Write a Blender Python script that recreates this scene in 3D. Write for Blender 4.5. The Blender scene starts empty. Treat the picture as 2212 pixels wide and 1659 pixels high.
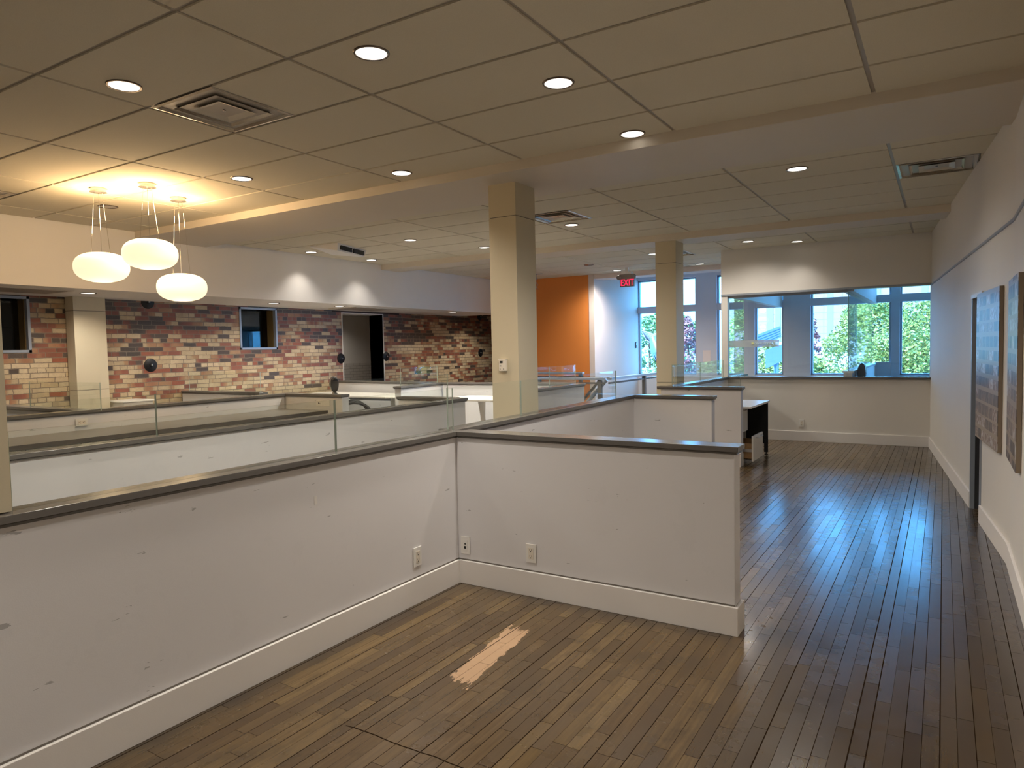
import bpy, math, random
from math import sin, cos, pi, radians, floor
from mathutils import Vector, Matrix
random.seed(7)
S = bpy.context.scene
C = S.collection

# ------------------------------------------------------------------ camera
cam_d = bpy.data.cameras.new('camera'); cam = bpy.data.objects.new('camera', cam_d); C.objects.link(cam)
S.camera = cam
cam_d.sensor_width = 36.0
cam_d.lens = 36.0 * 1503.42 / 2212.0
cam_d.clip_start = 0.05; cam_d.clip_end = 400
YAW, PITCH, ROLL = -0.555301, -0.050446, -0.020208
_f = Vector((sin(YAW)*cos(PITCH), cos(YAW)*cos(PITCH), sin(PITCH)))
_r = Vector((cos(YAW), -sin(YAW), 0.0)); _u = _r.cross(_f)
_r2 = _r*cos(ROLL) + _u*sin(ROLL); _u2 = -_r*sin(ROLL) + _u*cos(ROLL)
cam.matrix_world = Matrix(((_r2.x, _u2.x, -_f.x, 0), (_r2.y, _u2.y, -_f.y, 0), (_r2.z, _u2.z, -_f.z, 1.5), (0, 0, 0, 1)))

# ------------------------------------------------------------------ world, sun, exposure
S.view_settings.view_transform = 'Standard'
S.view_settings.look = 'None'
S.view_settings.gamma = 1.0
S.view_settings.use_curve_mapping = False
S.view_settings.exposure = 0.12
W = bpy.data.worlds.new('sky'); S.world = W; W.use_nodes = True
_bg = W.node_tree.nodes['Background']
_bg.inputs[0].default_value = (0.12, 0.47, 1.0, 1); _bg.inputs[1].default_value = 12.0
sun_d = bpy.data.lights.new('sun', 'SUN'); sun = bpy.data.objects.new('sun', sun_d); C.objects.link(sun)
sun_d.energy = 11.0; sun_d.angle = 0.01; sun_d.color = (1.0, 0.95, 0.85)
sun.rotation_euler = Vector((0.35, 1.0, -0.95)).to_track_quat('-Z', 'Y').to_euler()
sun.location = (0, -10, 30)

# ------------------------------------------------------------------ material helpers
class NT:
    def __init__(s, name):
        s.m = bpy.data.materials.new(name); s.m.use_nodes = True
        s.t = s.m.node_tree; s.n = s.t.nodes; s.p = s.n['Principled BSDF']; s.out = s.n['Material Output']
    def new(s, kind, **kw):
        n = s.n.new(kind)
        for k, v in kw.items(): setattr(n, k, v)
        return n
    def put(s, sock, v):
        if v is None: return
        if isinstance(v, bpy.types.NodeSocket): s.t.links.new(v, sock)
        elif isinstance(v, tuple) and len(v) == 3 and sock.type == 'RGBA': sock.default_value = v + (1,)
        else: sock.default_value = v
    def math(s, op, a, b=None, c=None, clamp=False):
        n = s.new('ShaderNodeMath', operation=op, use_clamp=clamp)
        s.put(n.inputs[0], a); s.put(n.inputs[1], b); s.put(n.inputs[2], c)
        return n.outputs[0]
    def xyz(s):
        g = s.new('ShaderNodeNewGeometry'); x = s.new('ShaderNodeSeparateXYZ'); s.put(x.inputs[0], g.outputs['Position'])
        return g.outputs['Position'], x.outputs[0], x.outputs[1], x.outputs[2]
    def comb(s, x, y, z=0.0):
        n = s.new('ShaderNodeCombineXYZ'); s.put(n.inputs[0], x); s.put(n.inputs[1], y); s.put(n.inputs[2], z); return n.outputs[0]
    def noise(s, vec, scale, detail=3.0, rough=0.5):
        n = s.new('ShaderNodeTexNoise'); s.put(n.inputs['Vector'], vec); n.inputs['Scale'].default_value = scale
        n.inputs['Detail'].default_value = detail; n.inputs['Roughness'].default_value = rough; return n.outputs[0]
    def white(s, vec):
        n = s.new('ShaderNodeTexWhiteNoise', noise_dimensions='3D'); s.put(n.inputs['Vector'], vec); return n.outputs[0]
    def ramp(s, fac, stops, const=False):
        n = s.new('ShaderNodeValToRGB'); s.put(n.inputs[0], fac); cr = n.color_ramp
        if const: cr.interpolation = 'CONSTANT'
        while len(cr.elements) < len(stops): cr.elements.new(0.5)
        for e, (p, c) in zip(cr.elements, stops): e.position = p; e.color = tuple(c) + (1,)
        return n.outputs[0]
    def mix(s, f, a, b):
        n = s.new('ShaderNodeMix', data_type='RGBA'); s.put(n.inputs[0], f); s.put(n.inputs[6], a); s.put(n.inputs[7], b); return n.outputs[2]
    def bump(s, h, strength=0.3, dist=0.01):
        n = s.new('ShaderNodeBump'); n.inputs['Strength'].default_value = strength; n.inputs['Distance'].default_value = dist
        s.put(n.inputs['Height'], h); s.put(s.p.inputs['Normal'], n.outputs[0])

def simple(name, col, rough=0.5, metal=0.0, spec=0.5, nscale=0, nstr=0.0, var=0.0):
    k = NT(name); k.p.inputs['Roughness'].default_value = rough; k.p.inputs['Metallic'].default_value = metal
    k.p.inputs['Specular IOR Level'].default_value = spec
    pos, x, y, z = k.xyz()
    nz = k.noise(pos, nscale or 12.0)
    a = tuple(min(1, c*(1-var)) for c in col); b = tuple(min(1, c*(1+var)) for c in col)
    k.put(k.p.inputs['Base Color'], k.mix(nz, a, b))
    if nstr: k.bump(nz, nstr, 0.004)
    return k.m
def emit(name, col, strength, base=(0.8, 0.8, 0.8)):
    k = NT(name); k.p.inputs['Base Color'].default_value = base + (1,)
    k.p.inputs['Emission Color'].default_value = col + (1,); k.p.inputs['Emission Strength'].default_value = strength
    return k.m

def paint(name, col, scuff=0.0):
    k = NT(name); k.p.inputs['Roughness'].default_value = 0.55; k.p.inputs['Specular IOR Level'].default_value = 0.35
    pos, x, y, z = k.xyz()
    n1 = k.noise(pos, 1.6, 2); base = k.mix(n1, tuple(c*0.96 for c in col), tuple(min(1, c*1.03) for c in col))
    if scuff:
        v = k.comb(k.math('MULTIPLY', x, 5.0), k.math('MULTIPLY', y, 5.0), k.math('MULTIPLY', z, 26.0))
        n2 = k.noise(v, 1.0, 4, 0.6); msk = k.math('MULTIPLY', k.math('GREATER_THAN', n2, 0.67), scuff)
        n4 = k.noise(pos, 7.0, 2); msk = k.math('MULTIPLY', msk, k.math('GREATER_THAN', n4, 0.56))
        base = k.mix(msk, base, tuple(c*0.45 for c in col))
        n3 = k.noise(pos, 3.0, 5, 0.65); base = k.mix(k.math('MULTIPLY', k.math('GREATER_THAN', n3, 0.6), 0.05), base, tuple(c*0.7 for c in col))
    k.put(k.p.inputs['Base Color'], base)
    k.bump(k.noise(pos, 260.0, 2), 0.10, 0.002)
    return k.m

M = {}
M['wall'] = paint('wall_paint', (0.76, 0.73, 0.68))
M['partition'] = paint('partition_paint', (0.74, 0.73, 0.74), 0.75)
M['white_paint'] = paint('white_paint', (0.80, 0.78, 0.75))
M['base'] = paint('baseboard_paint', (0.80, 0.77, 0.74))
M['column'] = paint('column_paint', (0.60, 0.53, 0.38))
M['orange'] = paint('orange_paint', (0.74, 0.25, 0.055))
M['white_wall'] = paint('white_wall_paint', (0.70, 0.61, 0.57))
M['pier'] = paint('pier_paint', (0.66, 0.65, 0.70))
M['cap'] = simple('grey_cap_laminate', (0.135, 0.125, 0.115), 0.22, 0, 0.5, 30, 0, 0.08)
M['beam'] = paint('beam_paint', (0.68, 0.62, 0.53))
M['grid'] = simple('ceiling_grid_metal', (0.42, 0.38, 0.33), 0.35, 0.0, 0.5)
M['dark_gap'] = simple('dark_gap', (0.16, 0.14, 0.12), 0.9)
M['white_gloss'] = simple('white_laminate', (0.82, 0.79, 0.72), 0.22, 0, 0.5, 20, 0, 0.02)
M['white_plastic'] = simple('white_plastic', (0.80, 0.78, 0.74), 0.35)
M['ivory_plastic'] = simple('ivory_plastic', (0.78, 0.72, 0.62), 0.4)
M['slot'] = simple('dark_slot', (0.01, 0.01, 0.01), 0.6)
M['chrome'] = simple('chrome', (0.75, 0.72, 0.68), 0.12, 1.0)
M['steel'] = simple('brushed_steel', (0.55, 0.53, 0.5), 0.3, 1.0)
M['grey_metal'] = simple('grey_metal_frame', (0.32, 0.36, 0.42), 0.35, 0.2)
M['dark_frame'] = simple('dark_frame', (0.06, 0.06, 0.065), 0.35, 0.3)
M['black'] = simple('black_leather', (0.012, 0.012, 0.013), 0.25, 0, 0.5, 60, 0.15)
M['black_matte'] = simple('black_panel', (0.012, 0.012, 0.014), 0.7)
M['iron'] = simple('black_iron', (0.012, 0.012, 0.014), 0.45, 0.3, 0.5, 40, 0.3)
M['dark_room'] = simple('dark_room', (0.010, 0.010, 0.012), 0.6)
M['counter'] = simple('brown_grey_counter', (0.17, 0.14, 0.11), 0.30, 0, 0.5, 18, 0, 0.12)
M['counter_edge'] = simple('counter_edge_brown', (0.055, 0.038, 0.026), 0.4)
M['wood_drawer'] = simple('drawer_plywood', (0.34, 0.20, 0.09), 0.5, 0, 0.4, 25, 0, 0.2)
M['rail'] = simple('blue_grey_steel', (0.42, 0.47, 0.55), 0.3, 0.5)
M['file'] = simple('hanging_folders', (0.05, 0.05, 0.05), 0.6)
M['lintel'] = simple('steel_lintel', (0.035, 0.018, 0.014), 0.6)
M['shade'] = emit('opal_glass_lit', (1.0, 0.78, 0.50), 1.05, (0.9, 0.85, 0.75))
M['lens'] = emit('downlight_lens', (1.0, 0.93, 0.82), 1.6)
M['lens_off'] = simple('downlight_unlit', (0.55, 0.53, 0.5), 0.15, 0.9, 0.5, 30, 0, 0.5)
M['ring'] = simple('downlight_ring', (0.16, 0.12, 0.09), 0.25, 0.7)
M['red'] = emit('exit_red', (1.0, 0.02, 0.10), 1.2, (0.5, 0.02, 0.04))
M['exit_face'] = simple('exit_face', (0.25, 0.22, 0.20), 0.4)
k_ = NT('frosted_film'); k_.p.inputs['Base Color'].default_value = (0.55, 0.6, 0.62, 1); k_.p.inputs['Roughness'].default_value = 0.6; k_.p.inputs['Alpha'].default_value = 0.6
M['frost'] = k_.m
M['film_text'] = simple('film_letters', (0.80, 0.95, 0.90), 0.5)
M['film_square'] = simple('film_square', (0.85, 0.90, 0.45), 0.5)
M['paper'] = simple('paper', (0.85, 0.72, 0.66), 0.7)
M['mirror_metal'] = simple('diffuser_metal', (0.55, 0.50, 0.42), 0.18, 0.9)
M['diff_white'] = simple('diffuser_white', (0.62, 0.57, 0.48), 0.4)

def glass_mat(name, tint, refl=0.9):
    k = NT(name); k.n.remove(k.p)
    tr = k.new('ShaderNodeBsdfTransparent'); tr.inputs[0].default_value = tint + (1,)
    gl = k.new('ShaderNodeBsdfGlossy'); gl.inputs['Roughness'].default_value = 0.0; gl.inputs[0].default_value = (0.9, 0.95, 0.93, 1)
    g = k.new('ShaderNodeNewGeometry'); dp = k.new('ShaderNodeVectorMath', operation='DOT_PRODUCT')
    k.put(dp.inputs[0], g.outputs['Incoming']); k.put(dp.inputs[1], g.outputs['Normal'])
    c5 = k.math('POWER', k.math('SUBTRACT', 1.0, k.math('ABSOLUTE', dp.outputs['Value']), clamp=True), 5.0)
    fz = k.math('ADD', 0.035, k.math('MULTIPLY', c5, 0.965))
    mx = k.new('ShaderNodeMixShader'); k.put(mx.inputs[0], k.math('MULTIPLY', fz, refl))
    k.put(mx.inputs[1], tr.outputs[0]); k.put(mx.inputs[2], gl.outputs[0]); k.put(k.out.inputs[0], mx.outputs[0])
    return k.m
M['glass'] = glass_mat('clear_glass', (0.968, 0.985, 0.972), 0.8)
M['pane'] = glass_mat('window_glass', (0.93, 0.97, 0.98))
M['dark_pane'] = glass_mat('dark_window_glass', (0.5, 0.5, 0.5), 1.0)
M['glass_edge'] = simple('glass_edge', (0.36, 0.42, 0.36), 0.25)
M['glass_edge_light'] = simple('glass_edge_light', (0.42, 0.60, 0.52), 0.2)

def ceiling_mat():
    k = NT('acoustic_tile'); pos, x, y, z = k.xyz()
    n = k.noise(pos, 220.0, 3, 0.7); n2 = k.noise(pos, 60.0, 3)
    k.put(k.p.inputs['Base Color'], k.mix(n, (0.62, 0.57, 0.46), (0.81, 0.76, 0.62)))
    k.p.inputs['Roughness'].default_value = 0.9; k.p.inputs['Specular IOR Level'].default_value = 0.1
    k.bump(n2, 0.15, 0.003); return k.m
M['tile'] = ceiling_mat()

def floor_mat():
    k = NT('strip_wood_floor'); pos, x, y, z = k.xyz()
    w = 0.057
    rx = k.math('DIVIDE', x, w); row = k.math('FLOOR', rx); fx = k.math('FRACT', rx)
    rr = k.white(k.comb(row, 3.0, 1.0))
    L = 0.62
    ty = k.math('ADD', k.math('DIVIDE', y, L), k.math('MULTIPLY', rr, 9.0))
    idx = k.math('FLOOR', ty); fy = k.math('FRACT', ty)
    r = k.white(k.comb(row, idx, 2.0)); r2 = k.white(k.comb(row, idx, 5.0))
    base = k.ramp(r, [(0.0, (0.085, 0.049, 0.017)), (0.35, (0.128, 0.078, 0.028)), (0.75, (0.170, 0.108, 0.040)), (1.0, (0.230, 0.150, 0.056))])
    gv = k.comb(k.math('MULTIPLY', x, 70.0), k.math('MULTIPLY', y, 3.0), k.math('MULTIPLY', r2, 20.0))
    g = k.noise(gv, 1.0, 4, 0.6)
    base = k.mix(k.math('MULTIPLY', k.math('SUBTRACT', g, 0.12, clamp=True), 1.0), base, (0.060, 0.034, 0.014))
    # worn grey blotches and dark smudges with shapes of their own
    b1 = k.noise(k.comb(k.math('MULTIPLY', x, 2.2), y, 0.0), 1.3, 4, 0.6)
    base = k.mix(k.math('MULTIPLY', k.math('SUBTRACT', b1, 0.42, clamp=True), 1.0, clamp=True), base, (0.115, 0.085, 0.048))
    b2 = k.noise(k.comb(k.math('MULTIPLY', x, 5.0), k.math('MULTIPLY', y, 3.0), 4.0), 1.4, 5, 0.65)
    base = k.mix(k.math('MULTIPLY', k.math('SUBTRACT', b2, 0.50, clamp=True), 2.6, clamp=True), base, (0.045, 0.030, 0.016))
    # aisle colour darkened in place of the window's reflected sheen, and grime along the foot of the half walls
    aisle_sheen = k.math('MULTIPLY', k.math('ADD', k.math('SUBTRACT', x, -0.95), k.math('MULTIPLY', k.math('SUBTRACT', b1, 0.5), 0.8)), 2.2, clamp=True)
    base = k.mix(k.math('MULTIPLY', aisle_sheen, 0.60), base, (0.034, 0.024, 0.015))
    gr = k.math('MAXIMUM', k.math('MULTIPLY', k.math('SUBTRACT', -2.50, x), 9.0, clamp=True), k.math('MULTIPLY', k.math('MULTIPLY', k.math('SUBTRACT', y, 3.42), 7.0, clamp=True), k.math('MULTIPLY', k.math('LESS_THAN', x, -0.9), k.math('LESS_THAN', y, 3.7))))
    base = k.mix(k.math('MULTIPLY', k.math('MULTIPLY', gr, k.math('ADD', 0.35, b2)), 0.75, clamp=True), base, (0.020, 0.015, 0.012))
    # bare patch where the finish has worn through
    pn = k.noise(k.comb(k.math('MULTIPLY', x, 26.0), k.math('MULTIPLY', y, 6.0), 0.0), 1.0, 4, 0.7)
    dx = k.math('DIVIDE', k.math('ABSOLUTE', k.math('SUBTRACT', x, k.math('ADD', -1.885, k.math('MULTIPLY', k.math('SUBTRACT', y, 2.8), -0.10)))), 0.070)
    dy = k.math('DIVIDE', k.math('ABSOLUTE', k.math('SUBTRACT', y, 2.80)), 0.36)
    d = k.math('MAXIMUM', dx, dy)
    pm = k.math('GREATER_THAN', k.math('ADD', k.math('SUBTRACT', 1.0, d), k.math('MULTIPLY', k.math('SUBTRACT', pn, 0.5), 1.1)), 0.12)
    base = k.mix(k.math('MULTIPLY', pm, 0.9), base, (0.50, 0.32, 0.185))
    # gaps between boards
    gwid = k.math('ADD', 0.022, k.math('MULTIPLY', k.math('POWER', k.white(k.comb(row, 7.0, 8.0)), 2.0), 0.070))
    gap = k.math('MAXIMUM', k.math('LESS_THAN', fx, gwid), k.math('LESS_THAN', fy, 0.0035))
    cutn = k.noise(k.comb(x, 0.0, 0.0), 6.0, 1)
    cut = k.math('LESS_THAN', k.math('ABSOLUTE', k.math('SUBTRACT', y, k.math('ADD', 1.94, k.math('MULTIPLY', cutn, 0.03)))), 0.003)
    cut = k.math('MULTIPLY', cut, k.math('MULTIPLY', k.math('LESS_THAN', x, -1.2), k.math('GREATER_THAN', x, -2.03)))
    gap = k.math('MAXIMUM', gap, cut)
    base = k.mix(gap, base, (0.020, 0.012, 0.007))
    k.put(k.p.inputs['Base Color'], base)
    rn = k.noise(k.comb(k.math('MULTIPLY', x, 12.0), k.math('MULTIPLY', y, 14.0), 0.0), 1.0, 3)
    k.put(k.p.inputs['Roughness'], k.math('ADD', k.math('ADD', 0.15, k.math('MULTIPLY', gap, 0.7)), k.math('ADD', k.math('MULTIPLY', rn, 0.14), k.math('MULTIPLY', r2, 0.08))))
    ng = k.math('SUBTRACT', 1.0, gap); k.put(k.p.inputs['Specular IOR Level'], k.math('MULTIPLY', ng, 0.7)); k.put(k.p.inputs['Coat Weight'], k.math('MULTIPLY', ng, 0.18))
    tilt = k.math('MULTIPLY', k.math('SUBTRACT', k.white(k.comb(row, idx, 9.0)), 0.5), k.math('MULTIPLY', fx, 0.9))
    cup = k.math('MULTIPLY', k.math('MULTIPLY', k.math('SUBTRACT', fx, 0.5), k.math('SUBTRACT', fx, 0.5)), 1.2)
    h = k.math('SUBTRACT', k.math('ADD', k.math('ADD', k.math('ADD', tilt, cup), k.math('MULTIPLY', g, 0.03)), k.math('MULTIPLY', rn, 0.02)), k.math('MULTIPLY', gap, 2.0))
    k.bump(h, 0.40, 0.0014)
    k.p.inputs['Coat Roughness'].default_value = 0.13
    return k.m
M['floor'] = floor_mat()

def brick_mat():
    k = NT('old_brick'); pos, x, y, z = k.xyz()
    wob = k.noise(pos, 9.0, 2)
    yy = k.math('ADD', y, k.math('MULTIPLY', k.math('SUBTRACT', wob, 0.5), 0.025))
    wob2 = k.noise(k.comb(x, y, k.math('ADD', z, 9.0)), 7.0, 2)
    zz = k.math('ADD', z, k.math('MULTIPLY', k.math('SUBTRACT', wob2, 0.5), 0.016))
    H = 0.0625
    rv = k.math('DIVIDE', zz, H); row = k.math('FLOOR', rv); fv = k.math('FRACT', rv)
    hdr = k.math('LESS_THAN', k.math('MODULO', k.math('ADD', row, 3.0), 6.0), 0.5)
    L = k.math('SUBTRACT', 0.205, k.math('MULTIPLY', hdr, 0.102))
    off = k.math('MULTIPLY', k.white(k.comb(row, 1.0, 1.0)), 1.0)
    ru = k.math('ADD', k.math('DIVIDE', yy, L), k.math('ADD', off, 100.0)); col = k.math('FLOOR', ru); fu = k.math('FRACT', ru)
    r1 = k.white(k.comb(row, col, 0.0)); r2 = k.white(k.comb(row, col, 4.0))
    cl = k.noise(k.comb(k.math('MULTIPLY', y, 0.75), k.math('MULTIPLY', row, 0.30), 3.0), 1.0, 3, 0.65)
    rowr = k.white(k.comb(row, k.math('FLOOR', k.math('DIVIDE', k.math('ADD', y, k.math('MULTIPLY', row, 0.37)), 1.3)), 6.0))
    t = k.math('ADD', k.math('MULTIPLY', k.math('SUBTRACT', cl, 0.5), 2.7), k.math('MULTIPLY', r1, 0.60))
    t = k.math('ADD', t, k.math('MULTIPLY', k.math('SUBTRACT', rowr, 0.5), 0.30))
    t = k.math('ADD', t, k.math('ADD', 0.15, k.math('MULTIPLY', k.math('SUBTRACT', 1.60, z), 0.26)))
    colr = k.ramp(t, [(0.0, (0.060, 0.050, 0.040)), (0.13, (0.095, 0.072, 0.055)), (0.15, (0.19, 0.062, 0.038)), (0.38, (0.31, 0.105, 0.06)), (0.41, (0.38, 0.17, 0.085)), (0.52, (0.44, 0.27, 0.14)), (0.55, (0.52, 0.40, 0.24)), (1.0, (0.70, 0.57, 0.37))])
    odd = k.math('GREATER_THAN', r2, 0.82)
    colr = k.mix(odd, colr, k.ramp(k.math('FRACT', k.math('MULTIPLY', r2, 57.0)), [(0.0, (0.07, 0.055, 0.045)), (0.4, (0.33, 0.10, 0.05)), (0.7, (0.62, 0.48, 0.28)), (1.0, (0.55, 0.40, 0.24))], True))
    st = k.noise(pos, 30.0, 4, 0.65); colr = k.mix(k.math('MULTIPLY', st, 0.45), colr, (0.10, 0.07, 0.05))
    mj = k.noise(pos, 45.0, 2)
    mu = k.math('DIVIDE', k.math('ADD', 0.004, k.math('MULTIPLY', mj, 0.010)), L)
    mort = k.math('MAXIMUM', k.math('LESS_THAN', fu, mu), k.math('LESS_THAN', fv, k.math('ADD', 0.07, k.math('MULTIPLY', mj, 0.16))))
    colr = k.mix(mort, colr, (0.20, 0.155, 0.11))
    k.put(k.p.inputs['Base Color'], colr)
    k.p.inputs['Roughness'].default_value = 0.42; k.p.inputs['Specular IOR Level'].default_value = 0.5
    k.bump(k.math('ADD', k.math('MULTIPLY', k.math('SUBTRACT', 1.0, mort), 1.0), k.math('MULTIPLY', st, 0.5)), 0.6, 0.012)
    return k.m
M['brick'] = brick_mat()

def art_mat(name, seed):
    k = NT(name); pos, x, y, z = k.xyz()
    rz = k.math('FLOOR', k.math('DIVIDE', k.math('ADD', z, seed), 0.105)); fz = k.math('FRACT', k.math('DIVIDE', k.math('ADD', z, seed), 0.105))
    cy = k.math('FLOOR', k.math('DIVIDE', y, 0.17)); fyy = k.math('FRACT', k.math('DIVIDE', y, 0.17))
    r = k.white(k.comb(rz, cy, seed))
    v = k.comb(k.math('MULTIPLY', y, 22.0), k.math('MULTIPLY', z, 18.0), seed)
    n = k.noise(v, 1.0, 4, 0.7)
    pic = k.ramp(k.math('ADD', k.math('MULTIPLY', n, 0.9), k.math('MULTIPLY', k.math('SUBTRACT', r, 0.5), 0.35)),
                 [(0.25, (0.05, 0.045, 0.05)), (0.42, (0.14, 0.12, 0.14)), (0.5, (0.22, 0.12, 0.08)), (0.58, (0.45, 0.42, 0.44)), (0.75, (0.70, 0.72, 0.72))])
    strip = k.math('LESS_THAN', fz, k.math('ADD', 0.16, k.math('MULTIPLY', k.white(k.comb(rz, 1.0, seed)), 0.25)))
    strip = k.math('MAXIMUM', strip, k.math('LESS_THAN', fyy, 0.10))
    k.put(k.p.inputs['Base Color'], k.mix(strip, pic, (0.34, 0.29, 0.24)))
    k.p.inputs['Roughness'].default_value = 0.28; k.p.inputs['Specular IOR Level'].default_value = 0.35
    return k.m

def leaf_mat(name, c1, c2):
    k = NT(name); pos, x, y, z = k.xyz(); n = k.noise(pos, 3.5, 3)
    k.put(k.p.inputs['Base Color'], k.ramp(n, [(0.3, c1), (0.7, c2)]))
    k.p.inputs['Roughness'].default_value = 0.5
    k.p.inputs['Transmission Weight'].default_value = 0.0
    k.p.inputs['Subsurface Weight'].default_value = 0.0
    return k.m

# ------------------------------------------------------------------ mesh helpers
class MB:
    def __init__(s): s.v = []; s.f = []; s.mi = []
    def face(s, ids, mi=0): s.f.append(tuple(ids)); s.mi.append(mi)
    def prism(s, poly, z0, z1, mi=0, side=None):
        n = len(poly); b = len(s.v)
        a = sum(poly[i][0]*poly[(i+1) % n][1]-poly[(i+1) % n][0]*poly[i][1] for i in range(n))
        if a < 0: poly = poly[::-1]
        s.v += [(x, y, z0) for x, y in poly] + [(x, y, z1) for x, y in poly]
        s.face([b+i for i in range(n)][::-1], mi); s.face([b+n+i for i in range(n)], mi)
        for i in range(n):
            j = (i+1) % n; s.face([b+i, b+j, b+n+j, b+n+i], mi if side is None else side[i] if isinstance(side, (list, tuple)) else side)
        return s
    def box(s, x0, x1, y0, y1, z0, z1, mi=0):
        return s.prism([(min(x0, x1), min(y0, y1)), (max(x0, x1), min(y0, y1)), (max(x0, x1), max(y0, y1)), (min(x0, x1), max(y0, y1))], min(z0, z1), max(z0, z1), mi)
    def tube(s, pts, r, seg=8, mi=0):
        pts = [Vector(p) for p in pts]; b = len(s.v); rr = r if isinstance(r, (list, tuple)) else [r]*len(pts)
        for i, p in enumerate(pts):
            d = (pts[min(i+1, len(pts)-1)]-pts[max(i-1, 0)]).normalized()
            a = d.cross(Vector((0, 0, 1)))
            if a.length < 1e-3: a = Vector((1, 0, 0))
            a.normalize(); c = d.cross(a)
            for k in range(seg):
                t = 2*pi*k/seg; s.v.append(tuple(p+(a*cos(t)+c*sin(t))*rr[i]))
        for i in range(len(pts)-1):
            for k in range(seg):
                k2 = (k+1) % seg; s.face([b+i*seg+k, b+i*seg+k2, b+(i+1)*seg+k2, b+(i+1)*seg+k], mi)
        s.face([b+k for k in range(seg)][::-1], mi); s.face([b+(len(pts)-1)*seg+k for k in range(seg)], mi)
        return s
    def lathe(s, prof, cx=0, cy=0, cz=0, seg=32, mi=0):
        b = len(s.v); n = len(prof)
        for k in range(seg):
            t = 2*pi*k/seg
            for r, z in prof: s.v.append((cx+max(r, 1e-4)*cos(t), cy+max(r, 1e-4)*sin(t), cz+z))
        for k in range(seg):
            k2 = (k+1) % seg
            for i in range(n-1): s.face([b+k*n+i, b+k2*n+i, b+k2*n+i+1, b+k*n+i+1], mi)
        return s
    def rot(s, M4):
        s.v = [tuple(M4 @ Vector(p)) for p in s.v]; return s

ORG = {}
def tag(o, label=None, cat=None, group=None, kind=None):
    if label: o['label'] = label
    if cat: o['category'] = cat
    if group: o['group'] = group
    if kind: o['kind'] = kind
    return o
def thing(name, label, cat, loc=(0, 0, 0), rz=0.0, group=None, kind=None):
    o = bpy.data.objects.new(name, None); C.objects.link(o); o.empty_display_size = 0.1
    o.location = loc; o.rotation_euler = (0, 0, rz); ORG[o.name] = Vector(loc)
    return tag(o, label, cat, group, kind)
def part(name, mb, mats, parent=None, smooth=False, bevel=0.0, label=None, local=False, origin=None):
    """mb in world coordinates unless local=True (then in the thing's own coordinates)"""
    me = bpy.data.meshes.new(name)
    o0 = Vector((0, 0, 0))
    if parent is not None and not local: o0 = ORG[parent.name]
    if origin is not None: o0 = Vector(origin)
    me.from_pydata([(x-o0.x, y-o0.y, z-o0.z) for x, y, z in mb.v], [], mb.f); me.validate()
    if not isinstance(mats, (list, tuple)): mats = [mats]
    for m in mats: me.materials.append(m if not isinstance(m, str) else M[m])
    if len(mats) > 1 and len(me.polygons) == len(mb.mi): me.polygons.foreach_set('material_index', mb.mi)
    if smooth:
        me.polygons.foreach_set('use_smooth', [True]*len(me.polygons))
        try: me.set_sharp_from_angle(angle=radians(40))
        except Exception: pass
    o = bpy.data.objects.new(name, me); C.objects.link(o)
    if parent is not None: o.parent = parent; ORG[o.name] = o0
    else: ORG[o.name] = o0
    if origin is not None: o.location = origin
    if bevel:
        b = o.modifiers.new('edge', 'BEVEL'); b.width = bevel; b.segments = 2; b.limit_method = 'ANGLE'
    if label: o['label'] = label
    return o
def struct(name, mb, mats, **kw):
    o = part(name, mb, mats, None, **kw); o['kind'] = 'structure'; return o
def copy_tree(root, loc, rz=None, label=None, group=None):
    r = root.copy(); C.objects.link(r); r.location = loc
    if rz is not None: r.rotation_euler = (0, 0, rz)
    if label: r['label'] = label
    if group: r['group'] = group
    for ch in list(root.children):
        c = ch.copy(); C.objects.link(c); c.parent = r
        for g in list(ch.children):
            d = g.copy(); C.objects.link(d); d.parent = c
    return r

def spot(loc, power, size=160, blend=0.85, col=(1.0, 0.91, 0.80), rad=0.06):
    l = bpy.data.lights.new('downlight_and_fill', 'SPOT'); l.energy = power; l.spot_size = radians(size); l.spot_blend = blend
    l.color = col; l.shadow_soft_size = rad
    o = bpy.data.objects.new('downlight_and_fill', l); C.objects.link(o); o.location = loc

CEIL = 3.009
# ------------------------------------------------------------------ big area: portals that guide daylight through the real window openings
YE = 15.6
WINS = [(-6.15, -4.755, 0.83), (-4.29, -3.89, 0.83), (-3.475, -2.889, 0.83), (-2.352, -0.88, 0.83), (-0.73, 0.75, 0.83)]
for i, (a, b, zs) in enumerate(WINS):
    l = bpy.data.lights.new('daylight_portal', 'AREA'); l.shape = 'RECTANGLE'; l.size = b-a; l.size_y = 3.04-zs
    l.energy = 1.0
    l.cycles.is_portal = True
    o = bpy.data.objects.new('daylight_portal', l); C.objects.link(o); o.location = ((a+b)/2, YE+0.27, (zs+3.04)/2); o.rotation_euler = (radians(-90), 0, 0)

# ------------------------------------------------------------------ room shell
def wx(y):   # face of the slightly angled wall on the right
    if y >= 5.6: return 0.385-(y-5.6)*(0.535/5.75)
    return 0.385
struct('floor', MB().box(-12.0, 2.2, -6, YE+0.1, -0.25, 0), 'floor')

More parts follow.
